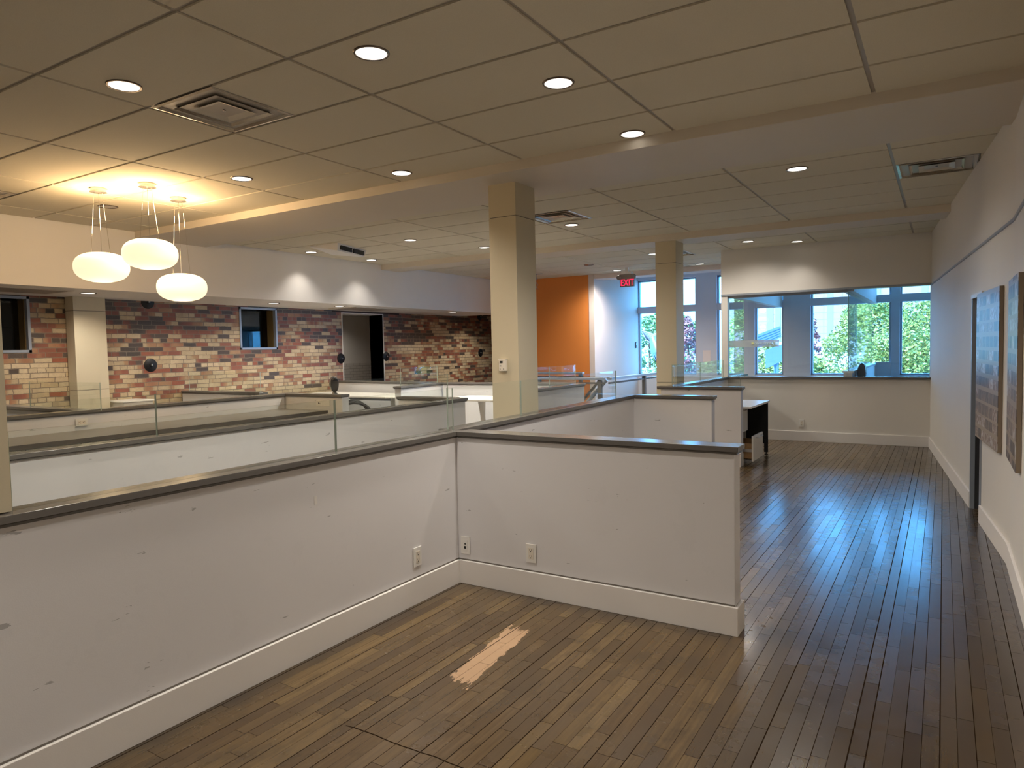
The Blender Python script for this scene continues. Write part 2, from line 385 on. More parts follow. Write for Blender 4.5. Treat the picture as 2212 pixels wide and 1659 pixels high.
def right_wall():
    mb = MB()
    def seg(y0, y1, z0, z1): mb.prism([(wx(y0), y0), (wx(y1), y1), (wx(y1)+0.16, y1), (wx(y0)+0.16, y0)], z0, z1)
    seg(-6, 5.6, 0, CEIL+0.1); seg(5.6, 6.80, 0, CEIL+0.1); seg(6.80, 7.37, 1.885, CEIL+0.1); seg(7.37, 11.5, 0, CEIL+0.1)
    return mb
struct('wall_right', right_wall(), 'wall')
mb = MB()
for y0, y1 in ((-6, 5.6), (5.6, 6.80), (7.37, 11.35)):
    mb.prism([(wx(y0), y0), (wx(y1), y1), (wx(y1)-0.018, y1), (wx(y0)-0.018, y0)], 0, 0.145)
struct('baseboard_right', mb, 'base', bevel=0.003)
mb = MB()
for y0, y1 in ((-6, 5.6), (5.6, 11.33)):
    mb.prism([(wx(y0), y0), (wx(y1), y1), (wx(y1)-0.010, y1), (wx(y0)-0.010, y0)], 2.262, 2.282)
struct('trim_1', mb, 'grey_metal')

# door on the right: steel frame with the edge of a sliding leaf in the far jamb
d = thing('door_1', 'narrow steel framed doorway with pocket leaf edge opening onto dark room', 'door', (0.24, 7.1, 0), kind='structure')
mb = MB()
mb.prism([(wx(7.37)-0.012, 7.375), (wx(7.33)-0.012, 7.345), (wx(7.33)+0.022, 7.345), (wx(7.37)+0.022, 7.375)], 0, 1.885)
mb.prism([(wx(6.80)-0.012, 6.80), (wx(6.83)-0.012, 6.83), (wx(6.83)+0.022, 6.83), (wx(6.80)+0.022, 6.80)], 0, 1.885)
part('door_frame', mb, 'grey_metal', d)
part('jamb', MB().box(wx(7.35)+0.022, wx(7.35)+0.162, 7.35, 7.37, 0, 1.885), 'dark_frame', d)
part('head_trim', MB().prism([(wx(6.79)-0.016, 6.79), (wx(7.40)-0.016, 7.40), (wx(7.40)+0.17, 7.40), (wx(6.79)+0.17, 6.79)], 1.855, 1.89), 'white_plastic', d)
leaf = part('door_leaf', MB().box(0.285, 0.322, 7.335, 7.349, 0.01, 1.85), simple('door_leaf_olive', (0.13, 0.13, 0.11), 0.4), d)
mb = MB().box(0.295, 0.312, 7.3335, 7.335, 0.78, 0.93)
for zz in (0.805, 0.855, 0.905): mb.box(0.299, 0.308, 7.3325, 7.3335, zz-0.008, zz+0.008, 1)
part('latch_plate', mb, ['steel', 'slot'], leaf)
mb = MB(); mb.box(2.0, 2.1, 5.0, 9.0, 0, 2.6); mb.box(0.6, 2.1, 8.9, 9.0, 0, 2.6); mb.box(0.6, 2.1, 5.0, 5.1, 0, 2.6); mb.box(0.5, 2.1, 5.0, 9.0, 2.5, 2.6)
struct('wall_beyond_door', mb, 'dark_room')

# boardroom window wall at the end of the aisle
YB = 11.35
mb = MB()
mb.box(-3.05, wx(11.35)+0.05, YB, YB+0.12, 0, 0.95)
mb.box(-3.05, wx(11.35)+0.05, YB, YB+0.12, 2.30, CEIL+0.05)
mb.box(-3.05, -2.95, YB, YB+0.12, 0.95, 2.30)
struct('wall_end', mb, 'wall')
struct('baseboard_end', MB().box(-2.9, wx(11.3)-0.0, YB-0.018, YB, 0, 0.15), 'base', bevel=0.003)
struct('trim_2', MB().box(-2.95, wx(11.3), YB-0.03, YB+0.15, 0.95, 0.985), 'cap', bevel=0.004)
struct('trim_3', MB().box(-3.05, wx(11.3), YB-0.012, YB+0.13, 2.272, 2.302), 'grey_metal')

# boardroom glazing: front panes, corner, frosted strip
d = thing('window_1', 'frameless glass front of the boardroom above the end wall', 'glass wall', (-1.6, YB+0.06, 0.985), kind='structure')
for a, b in ((-2.948, -1.215), (-1.209, wx(11.4)-0.005)):
    mb = MB().prism([(a, YB+0.05), (b, YB+0.05), (b, YB+0.062), (a, YB+0.062)], 0.985, 2.272, 0, [0, 1, 0, 1])
    part('pane', mb, ['pane', 'glass_edge_light'], d)
part('head_channel', MB().box(-2.95, -1.21, YB+0.035, YB+0.085, 2.235, 2.272), 'grey_metal', d)
fs = part('frosted_strip', MB().box(-2.94, -2.17, YB+0.040, YB+0.048, 1.452, 1.56), 'frost', d, label='frosted film strip lettered in clear cut-out type')
def text_part(txt, size, mat, parent, loc, rot, ext=0.002, name='lettering'):
    cu = bpy.data.curves.new(name, 'FONT'); cu.body = txt; cu.size = size; cu.extrude = ext
    t = bpy.data.objects.new(name, cu); C.objects.link(t)
    dg = bpy.context.evaluated_depsgraph_get(); me = bpy.data.meshes.new_from_object(t.evaluated_get(dg))
    bpy.data.objects.remove(t); me.materials.clear(); me.materials.append(M[mat])
    o = bpy.data.objects.new(name, me); C.objects.link(o); o.parent = parent
    o.location = Vector(loc)-ORG[parent.name]; o.rotation_euler = rot
    return o
text_part('conturnrd', 0.062, 'film_text', fs, (-2.545, YB+0.036, 1.492), (radians(90), 0, 0))
part('square_mark', MB().box(-2.585, -2.552, YB+0.034, YB+0.039, 1.494, 1.527), 'film_square', fs)

# glass side wall of the boardroom and the divider to the next office
d = thing('window_2', 'glass side wall running back from the boardroom corner', 'glass wall', (-2.95, 12.5, 0), kind='structure')
part('knee_wall', MB().box(-3.02, -2.92, YB+0.12, 12.5, 0, 0.95), 'wall', d)
part('sill', MB().box(-3.04, -2.90, YB+0.15, 12.5, 0.95, 0.98), 'cap', d)
part('pane', MB().prism([(-2.976, YB+0.15), (-2.964, YB+0.15), (-2.964, 12.49), (-2.976, 12.49)], 0.98, 2.27, 0, [1, 0, 1, 0]), ['pane', 'glass_edge_light'], d)
part('header', MB().box(-3.03, -2.91, YB+0.12, YE, 2.27, CEIL), 'wall', d)
d = thing('window_3', 'half wall and header dividing boardroom from the next office', 'glass wall', (-1.21, 13.4, 0), kind='structure')
part('knee_wall', MB().box(-1.27, -1.15, YB+0.13, YE, 0, 1.04), 'white_wall', d)
part('sill', MB().box(-1.29, -1.13, YB+0.15, YE, 1.04, 1.07), 'white_gloss', d)
part('pane', MB().prism([(-1.216, YB+0.16), (-1.204, YB+0.16), (-1.204, YE-0.02), (-1.216, YE-0.02)], 1.07, 2.25, 0, [1, 0, 1, 0]), ['pane', 'glass_edge_light'], d)
part('header', MB().box(-1.29, -1.13, YB+0.12, YE, 2.25, CEIL), 'white_wall', d)

struct('trim_4', MB().box(-1.15, -0.88, YE-0.03, YE+0.1, 0.8, 1.09), 'pier')
# outside wall with its windows
mb = MB(); ZT = 3.04
edges = [(-9.9, -6.15)] + [(WINS[i][1], WINS[i+1][0]) for i in range(4)] + [(0.75, 2.2)]
for a, b in edges: mb.box(a, b, YE, YE+0.25, 0, 3.55)
for a, b, zs in WINS: mb.box(a, b, YE, YE+0.25, 0, zs); mb.box(a, b, YE, YE+0.25, ZT, 3.55)
struct('wall_far', mb, 'pier')
for i, (a, b, zs) in enumerate(WINS):
    d = thing('window_%d' % (i+4), 'tall two-light daylight window in the far wall', 'window', ((a+b)/2, YE+0.12, zs), kind='structure')
    mb = MB(); t = 0.035
    mb.box(a, a+t, YE+0.06, YE+0.16, zs, ZT); mb.box(b-t, b, YE+0.06, YE+0.16, zs, ZT)
    mb.box(a, b, YE+0.06, YE+0.16, zs, zs+t); mb.box(a, b, YE+0.06, YE+0.16, ZT-t, ZT)
    part('window_frame', mb, 'grey_metal', d)
    part('transom', MB().box(a, b, YE+0.01, YE+0.20, 2.27, 2.42), 'pier', d)
    part('lower_pane', MB().box(a+t, b-t, YE+0.10, YE+0.106, zs+t, 2.27), 'pane', d)
    part('upper_pane', MB().box(a+t, b-t, YE+0.10, YE+0.106, 2.42, ZT-t), 'pane', d)

# orange feature wall and the white return wall
struct('wall_orange', MB().box(-8.3, -6.15, 13.2, 13.32, 0, CEIL), 'orange')
struct('wall_return', MB().box(-6.27, -6.148, 13.195, YE, 0, 3.5), 'white_wall')
# brick wall, left
XB = -9.62
def wall_with_holes(x0, x1, ya, yb, z0, z1, holes):
    mb = MB(); ys = sorted({ya, yb} | {h[0] for h in holes} | {h[1] for h in holes})
    for a, b in zip(ys, ys[1:]):
        zs = [z0]
        for h in sorted(holes, key=lambda q: q[2]):
            if h[0] <= a+1e-6 and h[1] >= b-1e-6: zs += [h[2], h[3]]
        zs.append(z1)
        for k in range(0, len(zs), 2):
            if zs[k+1]-zs[k] > 1e-4: mb.box(x0, x1, a, b, zs[k], zs[k+1])
    return mb
BW = [(3.35, 4.215, 1.575, 2.265), (7.235, 7.975, 1.575, 2.262)]
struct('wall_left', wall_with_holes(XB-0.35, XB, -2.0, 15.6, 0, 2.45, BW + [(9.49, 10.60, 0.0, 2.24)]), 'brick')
for i, (a, b, z0, z1) in enumerate(BW):
    d = thing('window_%d' % (i+9), ('grey framed dark window in the brick beside the white column', 'grey framed dark window in the brick wall left of the doorway')[i], 'window', (XB, (a+b)/2, z0), kind='structure')
    mb = MB(); t = 0.032
    for u in ((a, a+t, z0, z1), (b-t, b, z0, z1), (a, b, z0, z0+t), (a, b, z1-t, z1)): mb.box(XB-0.05, XB+0.012, *u)
    part('window_frame', mb, 'grey_metal', d)
    part('reveal', MB().box(XB-0.30, XB-0.05, b-t-0.012, b-t, z0+t, z1-t), simple('olive_reveal', (0.16, 0.11, 0.04), 0.5), d)
    part('pane', MB().box(XB-0.20, XB-0.195, a+t, b-t-0.012, z0+t, z1-t), 'dark_pane', d)
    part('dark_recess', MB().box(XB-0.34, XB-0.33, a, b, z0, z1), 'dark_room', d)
# doorway through the brick with its corridor
d = thing('door_2', 'open doorway in the brick wall under a dark steel lintel', 'doorway', (XB, 10.05, 0), kind='structure')
mb = MB(); mb.box(XB-0.35, XB+0.01, 9.47, 9.49, 0, 2.24); mb.box(XB-0.35, XB+0.01, 10.60, 10.62, 0, 2.24); mb.box(XB-0.35, XB+0.01, 9.47, 10.62, 2.235, 2.25)
part('door_lining', mb, 'white_paint', d)
part('lintel', MB().box(XB-0.1, XB+0.012, 9.25, 11.1, 2.25, 2.30), 'lintel', d)
spot((-10.55, 10.6, 2.28), 22.0, 150)  # unseen lamp added so that the corridor is not dark
mb = MB(); mb.box(-11.3, -11.2, 8.8, 12.6, 0, 2.6); mb.box(-11.3, XB-0.35, 8.7, 8.8, 0, 2.6); mb.box(-11.3, XB-0.35, 12.5, 12.6, 0, 2.6); mb.box(-11.3, XB-0.35, 8.8, 12.5, 2.3, 2.4)
struct('wall_corridor', mb, 'wall')
kk = NT('painted_brick'); _p, _x, _y, _z = kk.xyz()
_fr = kk.math('FRACT', kk.math('DIVIDE', _z, 0.0625)); _fc = kk.math('FRACT', kk.math('ADD', kk.math('DIVIDE', _y, 0.2), kk.math('MULTIPLY', kk.math('FLOOR', kk.math('DIVIDE', _z, 0.0625)), 0.5)))
_mo = kk.math('MAXIMUM', kk.math('LESS_THAN', _fr, 0.15), kk.math('LESS_THAN', _fc, 0.05))
kk.put(kk.p.inputs['Base Color'], kk.mix(_mo, (0.66, 0.63, 0.58), (0.42, 0.39, 0.35))); kk.bump(kk.math('SUBTRACT', 1.0, _mo), 0.4, 0.01)
struct('wall_corridor_brick', MB().box(-11.2, -11.16, 8.8, 12.5, 0, 1.25), kk.m)

# service soffit along the brick wall
XS = -8.3; ZS = 2.28
struct('trim_soffit', MB().box(XS-1.7, XS, -6, 13.2, ZS, CEIL+0.1), 'white_paint')
# behind the photographer
struct('wall_back', MB().box(-12, 1, -6.2, -6, 0, CEIL+0.1), 'wall')
struct('wall_left_rear', MB().box(-10.1, -9.97, -6, -2.0, 0, CEIL+0.1), 'wall')
struct('roof', MB().box(-12.2, 2.6, -6.3, YE+0.3, 3.5, 3.9), 'dark_room')
mb = MB(); mb.box(-12.2, -12.0, -6.3, YE+0.3, -0.2, 3.6); mb.box(2.4, 2.6, -6.3, YE+0.3, -0.2, 3.6); mb.box(-12.2, -9.9, YE, YE+0.25, -0.2, 3.6)
struct('wall_outer', mb, 'dark_room')

# beams under the suspended ceiling
def beam(name, y0, y1, z): 
    mb = MB().prism([(XS, y0), (wx(y0)+0.02, y0), (wx(y1)+0.02, y1), (XS, y1)], z, CEIL+0.1)
    return struct(name, mb, 'beam', bevel=0.004)
beam('ceiling_beam', 4.82, 5.77, 2.922)
beam('ceiling_beam', 9.15, 9.62, 2.912)
struct('ceiling_beam', MB().box(-6.145, -3.05, 13.2, 13.62, 2.905, 3.5), 'white_wall')
struct('wall_above_offices', MB().box(-3.05, 2.2, 13.4, 13.62, 3.05, 3.5), 'dark_room')
beam('ceiling_beam', 0.55, 1.15, 2.922)

# suspended ceiling: exposed grid with drop-edge tiles
LX = [-5.3389+1.24143*i for i in range(-3, 6)]
def tiles(mb, ys, y_lo, y_hi, skip=()):
    g = 0.013
    for a, b in zip(LX, LX[1:]):
        for c, e in zip(ys, ys[1:]):
            y0, y1 = max(c, y_lo), min(e, y_hi)
            if y1-y0 < 0.06: continue
            x0, x1 = max(a, XS), min(b, 0.50)
            if x1-x0 < 0.06: continue
            spans = [(x0+g, x1-g)]
            for sx0, sx1, sy in skip:
                if abs(sy-(c+e)/2) < 0.2 and sx0 >= a-0.05 and sx1 <= b+0.05:
                    spans = [(u, v) for u, v in ((x0+g, sx0), (sx1, x1-g)) if v-u > 0.05]
            for u, v in spans:
                yy0 = y0+(g if y0 == c else 0); yy1 = y1-(g if y1 == e else 0)
                # follow the angled wall on the right
                if v > 0.3:
                    p = [(u, yy0), (min(v, wx(yy0)+0.02), yy0), (min(v, wx(yy1)+0.02), yy1), (u, yy1)]
                else: p = [(u, yy0), (v, yy0), (v, yy1), (u, yy1)]
                if p[1][0]-p[0][0] < 0.03: continue
                mb.prism(p, 2.9995, 3.016)
mb = MB()
Y1 = [1.27789+0.61*k for k in range(-12, 7)]; Y2 = [6.275+0.59*k for k in range(-1, 7)]; Y3 = [9.68+0.61*k for k in range(-1, 12)]
SK = [(-4.09, -3.49, 2.80), (-0.372, 0.245, 7.15), (-4.09, -3.49, 7.15), (-4.09, -3.49, 11.20), (-7.75, -7.15, 2.80)]
tiles(mb, Y1, -6, 0.55, SK); tiles(mb, Y1, 1.15, 4.82, SK); tiles(mb, Y2, 5.77, 9.15, SK); tiles(mb, Y3, 9.62, 13.2, SK)
n_t = len(mb.f); mb.mi = [0]*n_t
mb.prism([(XS, -6), (0.405, -6), (0.405, 5.6), (wx(11.6)+0.02, 11.6), (XS, 11.6)], 3.009, 3.06, 1)
mb.prism([(XS, 11.6), (0.1, 11.6), (0.1, 13.2), (XS, 13.2)], 3.009, 3.06, 1)
struct('ceiling', mb, ['tile', 'grid'])
struct('ceiling_far', MB().box(-8.3, 2.2, 13.62, YE, 3.42, 3.48), 'wall')
struct('ceiling_offices', MB().box(-3.0, 2.2, 13.2, YE, 3.009, 3.05), 'tile')
struct('wall_office_right', MB().box(0.75, 0.85, YB+0.1, YE, 0, 3.1), 'white_wall')

# ------------------------------------------------------------------ columns
def column(x0, x1, y0, y1, z0, z1, label, joints, zf=0.0):
    d = thing('column', label, 'column', ((x0+x1)/2, (y0+y1)/2, z0), kind='thing', group='square white columns')
    zs = [z0]+list(joints)+[z1]
    for a, b in zip(zs, zs[1:]):
        nm = 'shaft' if b-a > 0.8 else ('capital' if a > 1.5 else 'plinth')
        part(nm, MB().box(x0, x1, y0, y1, a+(0.003 if a > z0 else 0), b-(0.003 if b < z1 else 0)), 'column', d)
        if b < z1: part('joint', MB().box(x0+0.006, x1-0.006, y0+0.006, y1-0.006, b-0.004, b+0.004), 'cap', d)
    return d
column(-3.385, -3.112, 5.13, 5.46, 0, 2.922, 'column carrying a thermostat, behind the near half walls', (2.64,))
column(-3.36, -3.075, 9.20, 9.52, 0, 2.912, 'column beside the glass screen near the bright far windows', (1.0, 2.62))
column(-9.60, -9.40, 4.62, 5.02, 0, ZS, 'column standing against the brick wall below the soffit', (1.08, 2.10))
column(-2.975, -2.68, 0.76, 1.088, 0.985, 2.922, 'column rising from the nearest half wall cap at the photo edge', ())

# ------------------------------------------------------------------ half walls
def off(p, q, d):   # offset of segment p->q to its right side by d
    v = Vector((q[0]-p[0], q[1]-p[1])).normalized(); n = Vector((v.y, -v.x))
    return (p[0]+n.x*d, p[1]+n.y*d), (q[0]+n.x*d, q[1]+n.y*d)
def strip_poly(p, q, a, b):
    p1, q1 = off(p, q, a); p2, q2 = off(p, q, b); return [p1, q1, q2, p2]
def along(p, q, s):
    L = math.hypot(q[0]-p[0], q[1]-p[1]); return (p[0]+(q[0]-p[0])*s/L, p[1]+(q[1]-p[1])*s/L)
def half_wall(label, p, q, glass=(), th=0.11, base=(1, 1), cap_ext=(0, 0.015), end_base=False, zt=0.98, pmat='partition', goff=0.0):
    d = thing('half_wall', label, 'half wall', ((p[0]+q[0])/2, (p[1]+q[1])/2, 0), kind='thing', group='low office half walls with grey caps')
    part('wall_panel', MB().prism(strip_poly(p, q, -th/2, th/2), 0, zt-0.035), pmat, d, bevel=0.003)
    L = math.hypot(q[0]-p[0], q[1]-p[1]); a = along(p, q, -cap_ext[0]); b = along(p, q, L+cap_ext[1])
    mb = MB().prism(strip_poly(a, b, -th/2-0.018, th/2+0.018), zt-0.028, zt)
    mb.prism(strip_poly(a, along(p, q, L+cap_ext[1]-0.008), -th/2-0.010, th/2+0.010), zt-0.040, zt-0.029)
    part('cap', mb, 'cap', d, bevel=0.002)
    for sgn, on in ((1, base[0]), (-1, base[1])):
        if on:
            e = along(p, q, L+(0.018 if end_base else 0))
            s0, s1 = (sgn*th/2, sgn*(th/2+0.018)); poly = strip_poly(p, e, min(s0, s1), max(s0, s1))
            part('baseboard', MB().prism(poly, 0, 0.150), 'base', d, bevel=0.002)
            poly = strip_poly(p, q, min(s0, sgn*(th/2+0.002)), max(s0, sgn*(th/2+0.002)))
            part('shadow_gap', MB().prism(poly, 0.151, 0.158), 'dark_gap', d)
    if end_base:
        part('baseboard', MB().prism(strip_poly(q, along(p, q, L+0.018), -th/2, th/2), 0, 0.150), 'base', d, bevel=0.002)
    for s0, s1 in glass:
        g0, g1 = along(p, q, s0), along(p, q, s1)
        part('glass_panel', MB().prism(strip_poly(g0, g1, goff-0.005, goff+0.005), zt, 1.253, 0, [0, 1, 0, 1] if True else None), ['glass', 'glass_edge'], d)
    return d
# A: along the aisle of the near bay; B: its cross arm
half_wall('long half wall with glass screens running past the bare floor patch', (-2.71, -1.5), (-2.71, 3.64),
          glass=((2.6, 4.097), (4.103, 5.13)), cap_ext=(0, 0.0))
bw = half_wall('short cross half wall ending at the aisle, topped by plain grey cap', (-2.655, 3.64), (-0.90, 3.64), base=(1, 1), end_base=True, cap_ext=(-0.018, 0.022))
half_wall('half wall with glass screens passing in front of the thermostat column', (-2.765, 3.64), (-2.885, 7.05),
          glass=((0.006, 0.996), (1.002, 3.02)), cap_ext=(0.0, 0.0))
half_wall('stub half wall facing the stack of half walls, no glass above', (-2.83, 7.09), (-1.99, 7.09), cap_ext=(-0.018, 0.02), end_base=True)
half_wall('half wall carrying a glass screen in front of the open drawer desk', (-3.10, 8.70), (-2.09, 8.70), glass=((0.16, 0.99),), cap_ext=(0.05, 0.02))
half_wall('half wall with glass running from the column to the end wall', (-3.0, 8.775), (-3.0, 11.33), glass=((0.02, 1.25), (1.256, 2.5)), base=(1, 1))
half_wall('second half wall in parallel beyond the nearest, with glass screens', (-4.27, -1.5), (-4.44, 6.13),
          glass=((2.6, 4.118), (4.124, 7.36)), cap_ext=(0, 0.03), th=0.07)
half_wall('short cross half wall behind the second glass screened half wall', (-4.52, 6.13), (-5.30, 6.13), cap_ext=(-0.01, 0.02))
half_wall('half wall behind the brown counter bearing a duplex outlet', (-7.02, -1.5), (-7.26, 6.05), cap_ext=(0, 0.0), zt=0.985)
half_wall('cross half wall at the counter end with two data outlets', (-7.33, 6.13), (-6.20, 6.13), cap_ext=(-0.01, 0.0), end_base=True, zt=0.985)
half_wall('cross half wall reaching the brick beside the white column', (-9.60, 3.64), (-7.245, 3.64), glass=((1.2, 2.62),), cap_ext=(0, -0.005))
half_wall('short cross half wall against the brick under the second window', (-9.60, 6.24), (-7.86, 6.24), glass=((0.1, 1.70),))
half_wall('cream half wall across the brick doorway behind the white desk', (-9.60, 9.25), (-7.07, 8.96), cap_ext=(0, -0.0), zt=0.985)
half_wall('stub half wall with reflecting glass beside the white desk', (-6.98, 9.04), (-6.86, 7.85), glass=((0.1, 1.12),), cap_ext=(0.0, 0.02))
half_wall('half wall behind the white table continuing toward the column', (-6.88, 9.02), (-4.58, 9.25), cap_ext=(0, -0.02))
half_wall('half wall with two glass screens beyond the thermostat column', (-4.46, 7.25), (-4.48, 9.12), glass=((0.05, 0.9), (0.906, 1.69)))

# paint scar left on the near half wall
mb = MB(); mb.prism([(-2.6545, 2.390), (-2.6538, 2.390), (-2.6538, 2.408), (-2.6545, 2.408)], 0.745, 0.787)
tag(part('peeled_paint', mb, 'white_paint'), 'small pale patch of peeled paint on the long half wall', 'paint_chip')

# ------------------------------------------------------------------ wall plates (local: face toward -Y, plate centred)
def outlet(label, loc, rz, kind='duplex', group='white wall outlets'):
    d = thing('wall_outlet', label, 'outlet', loc, rz, group)
    if kind == 'blank2':
        w, h = 0.116, 0.07
    else: w, h = 0.070, 0.114
    part('cover_plate', MB().box(-w/2, w/2, -0.006, 0.0, -h/2, h/2), 'white_plastic' if kind != 'ivory' else 'ivory_plastic', d, bevel=0.0015, local=True)
    if kind in ('duplex', 'ivory'):
        part('receptacle', MB().box(-0.017, 0.017, -0.008, -0.006, -0.034, 0.034), 'ivory_plastic', d, local=True)
        for s in (-1, 1):
            mb = MB(); c = s*0.019
            mb.box(-0.0075, -0.0050, -0.0086, -0.0080, c-0.001, c+0.008); mb.box(0.0050, 0.0075, -0.0086, -0.0080, c-0.001, c+0.008)
            mb.box(-0.003, 0.003, -0.0086, -0.0080, c-0.011, c-0.005)
            part('slots', mb, 'slot', d, local=True)
    if kind == 'data':
        part('insert', MB().box(-0.017, 0.017, -0.008, -0.006, -0.034, 0.034), 'white_plastic', d, local=True)
        part('jack', MB().box(-0.008, 0.008, -0.0088, -0.008, -0.020, -0.004), 'slot', d, local=True)
        part('jack', MB().lathe([(0.0, -0.001), (0.005, -0.001), (0.005, 0.001), (0.0, 0.001)], seg=12).rot(Matrix.Translation((0.001, -0.0085, 0.010)) @ Matrix.Rotation(pi/2, 4, 'X')), 'slot', d, local=True)
    return d
outlet('duplex outlet low on the long half wall near the corner', (-2.653, 3.165, 0.277), radians(90))
outlet('data outlet low on the cross half wall right beside the corner', (-2.597, 3.583, 0.247), 0, 'data')
outlet('duplex outlet low on the cross half wall below its middle', (-2.11, 3.583, 0.262), 0)
outlet('duplex outlet low on the end wall below the boardroom glass', (-1.835, YB-0.002, 0.275), 0)
d = outlet('sideways duplex outlet on the half wall above the brown counter', (-7.115, 3.52, 0.872), radians(90)); d.rotation_euler = (radians(90), 0, radians(90))
d.rotation_euler = Matrix(((0, 0, -1), (0, 1, 0), (1, 0, 0))).to_euler()
# sideways plate: normal +X, long axis along Y
d.rotation_euler = (Matrix.Rotation(radians(90), 3, 'Z') @ Matrix.Rotation(radians(90), 3, 'Y')).to_euler()
outlet('data outlet at the counter end beside a blank plate', (-6.585, 6.073, 0.875), 0, 'data').rotation_euler = (0, radians(90), 0)
outlet('blank plate at the counter end beside a data outlet', (-6.468, 6.073, 0.875), 0, 'blank2')
outlet('brown switch plate inside the brick doorway corridor', (-11.158, 10.95, 1.15), radians(90), 'blank1').children[0].data.materials[0] = M['lintel']

# thermostat on the column
d = thing('thermostat', 'beige wall thermostat with small dark display on the column', 'thermostat', (-3.26, 5.13, 1.36))
part('body', MB().box(-0.036, 0.036, -0.030, 0, -0.052, 0.045), 'ivory_plastic', d, local=True, bevel=0.004)
part('top_cover', MB().box(-0.039, 0.039, -0.033, 0, 0.045, 0.052), 'ivory_plastic', d, local=True, bevel=0.002)
part('display', MB().box(-0.026, 0.004, -0.0315, -0.030, 0.018, 0.036), 'slot', d, local=True)
part('button', MB().box(-0.026, -0.010, -0.0318, -0.030, -0.010, -0.003), 'slot', d, local=True)
for sx in (-0.022, 0.010): part('button', MB().box(sx-0.003, sx+0.003, -0.0318, -0.030, -0.037, -0.030), 'counter_edge', d, local=True)
# door control on the white wall
d = thing('card_reader', 'small dark reader on the white wall left of the windows', 'card reader', (-6.147, 15.45, 1.53), radians(90))
part('body', MB().box(-0.03, 0.03, -0.02, 0, -0.07, 0.07), 'dark_frame', d, local=True, bevel=0.004)
part('face', MB().box(-0.018, 0.018, -0.022, -0.02, 0.0, 0.05), 'steel', d, local=True)

# ------------------------------------------------------------------ lights in the ceiling
def downlight_proto():
    d = thing('downlight', 'x', 'downlight', (0, 0, 0), 0, 'recessed round downlights')
    part('trim_ring', MB().lathe([(0.078, 0.0), (0.080, -0.006), (0.088, -0.006), (0.092, 0.0)], seg=36), 'ring', d, local=True, smooth=True)
    prof = [(0.0001, -0.0015)] + [(0.0785*t, -0.0015-0.0015*t) for t in (0.3, 0.6, 0.8, 1.0)]
    part('lens', MB().lathe(prof, seg=36), 'lens', d, local=True, smooth=True)
    return d
P0 = 105.0
DL = [(-3.871, 2.229, 1, 'lit downlight left of the large square air diffuser'),
      (-2.458, 2.685, 1, 'largest looking lit downlight, near the top of the frame'),
      (-1.868, 3.574, 1, 'lit downlight between the top one and the first beam'),
      (-1.882, 4.713, 1, 'lit downlight hard against the first ceiling beam'),
      (-3.897, 4.582, 1, 'lit downlight by the beam, left of the thermostat column'),
      (-5.107, 3.922, 1, 'lit downlight to the right of the three pendant canopies'),
      (-7.10, 3.866, 0, 'unlit downlight seen among the pendant cables'),
      (-1.086, 6.478, 1, 'lit downlight left of the diffuser near the angled wall'),
      (-6.154, 7.379, 1, 'lit downlight in the middle bay right of the slotted box'),
      (-8.014, 7.323, 1, 'lit downlight partly hidden by the slotted ceiling box'),
      (-7.964, 8.553, 1, 'lit downlight next to the soffit, right of the slotted box'),
      (-5.76, 8.587, 1, 'lit downlight half hidden by the thermostat column'),
      (-3.879, 7.711, 1, 'lit downlight just below the diffuser by the column'),
      (-2.449, 10.56, 1, 'left one of two lit downlights before the end wall'),
      (-1.857, 11.044, 1, 'right one of two lit downlights, washing the end wall'),
      (-5.505, 11.612, 0, 'unlit downlight above and left of the exit sign'),
      (-5.471, 12.824, 1, 'lit downlight by the beam next to the exit sign'),
      (-3.846, 12.882, 1, 'lit downlight right of the second column'),
      (-4.03, 10.95, 1, 'lit downlight peeking out left of the second column')]
dl0 = downlight_proto()
for i, (x, y, on, lab) in enumerate(DL):
    o = dl0 if i == 0 else copy_tree(dl0, (x, y, 2.9992))
    o.location = (x, y, 2.9992); o['label'] = lab
    if not on:
        for ch in o.children:
            if ch.name.startswith('lens'): ch.data = ch.data.copy(); ch.data.materials[0] = M['lens_off']
    else: spot((x, y, 2.985), P0*{9: 0.28, 10: 0.28, 14: 0.14, 8: 2.6, 11: 3.2, 1: 1.25, 2: 1.6, 16: 3.4, 18: 1.8, 12: 0.65, 7: 0.5, 13: 0.6, 3: 0.8, 5: 0.5, 0: 0.5, 4: 0.5}.get(i, 1.0), {9: 104, 10: 104, 14: 100, 3: 120, 0: 128, 4: 128, 5: 140}.get(i, 160), 0.8)
for x, y, on, lab in [(-8.829, 4.518, 1, 'lit soffit downlight above the column on the brick'), (-8.823, 7.269, 1, 'lit soffit downlight over the second brick window'),
                      (-8.75, 8.579, 1, 'lit soffit downlight left of the steel lintel'), (-8.754, 9.83, 0, 'unlit soffit downlight above the brick doorway'), (-8.574, 11.569, 1, 'lit soffit downlight right of the brick doorway')]:
    o = copy_tree(dl0, (x, y, ZS-0.0005), label=lab, group='soffit downlights')
    if on: spot((x, y, ZS-0.015), 62.0, 150)
    else:
        for ch in o.children:
            if ch.name.startswith('lens'): ch.data = ch.data.copy(); ch.data.materials[0] = M['lens_off']
for x, y in ((-8.8, 3.2), (-8.7, 13.3), (-8.8, 5.9)): spot((x, y, ZS-0.015), 60.0, 150)  # unseen lamps without fixtures, added to brighten the brick
# unseen lamps added behind the camera to raise the ambient light
for x, y in ((-5.2, 0.2), (-1.6, -0.6), (-3.6, -2.6), (-6.8, -2.4), (-1.2, -3.8)): spot((x, y, 2.985), P0*1.3)

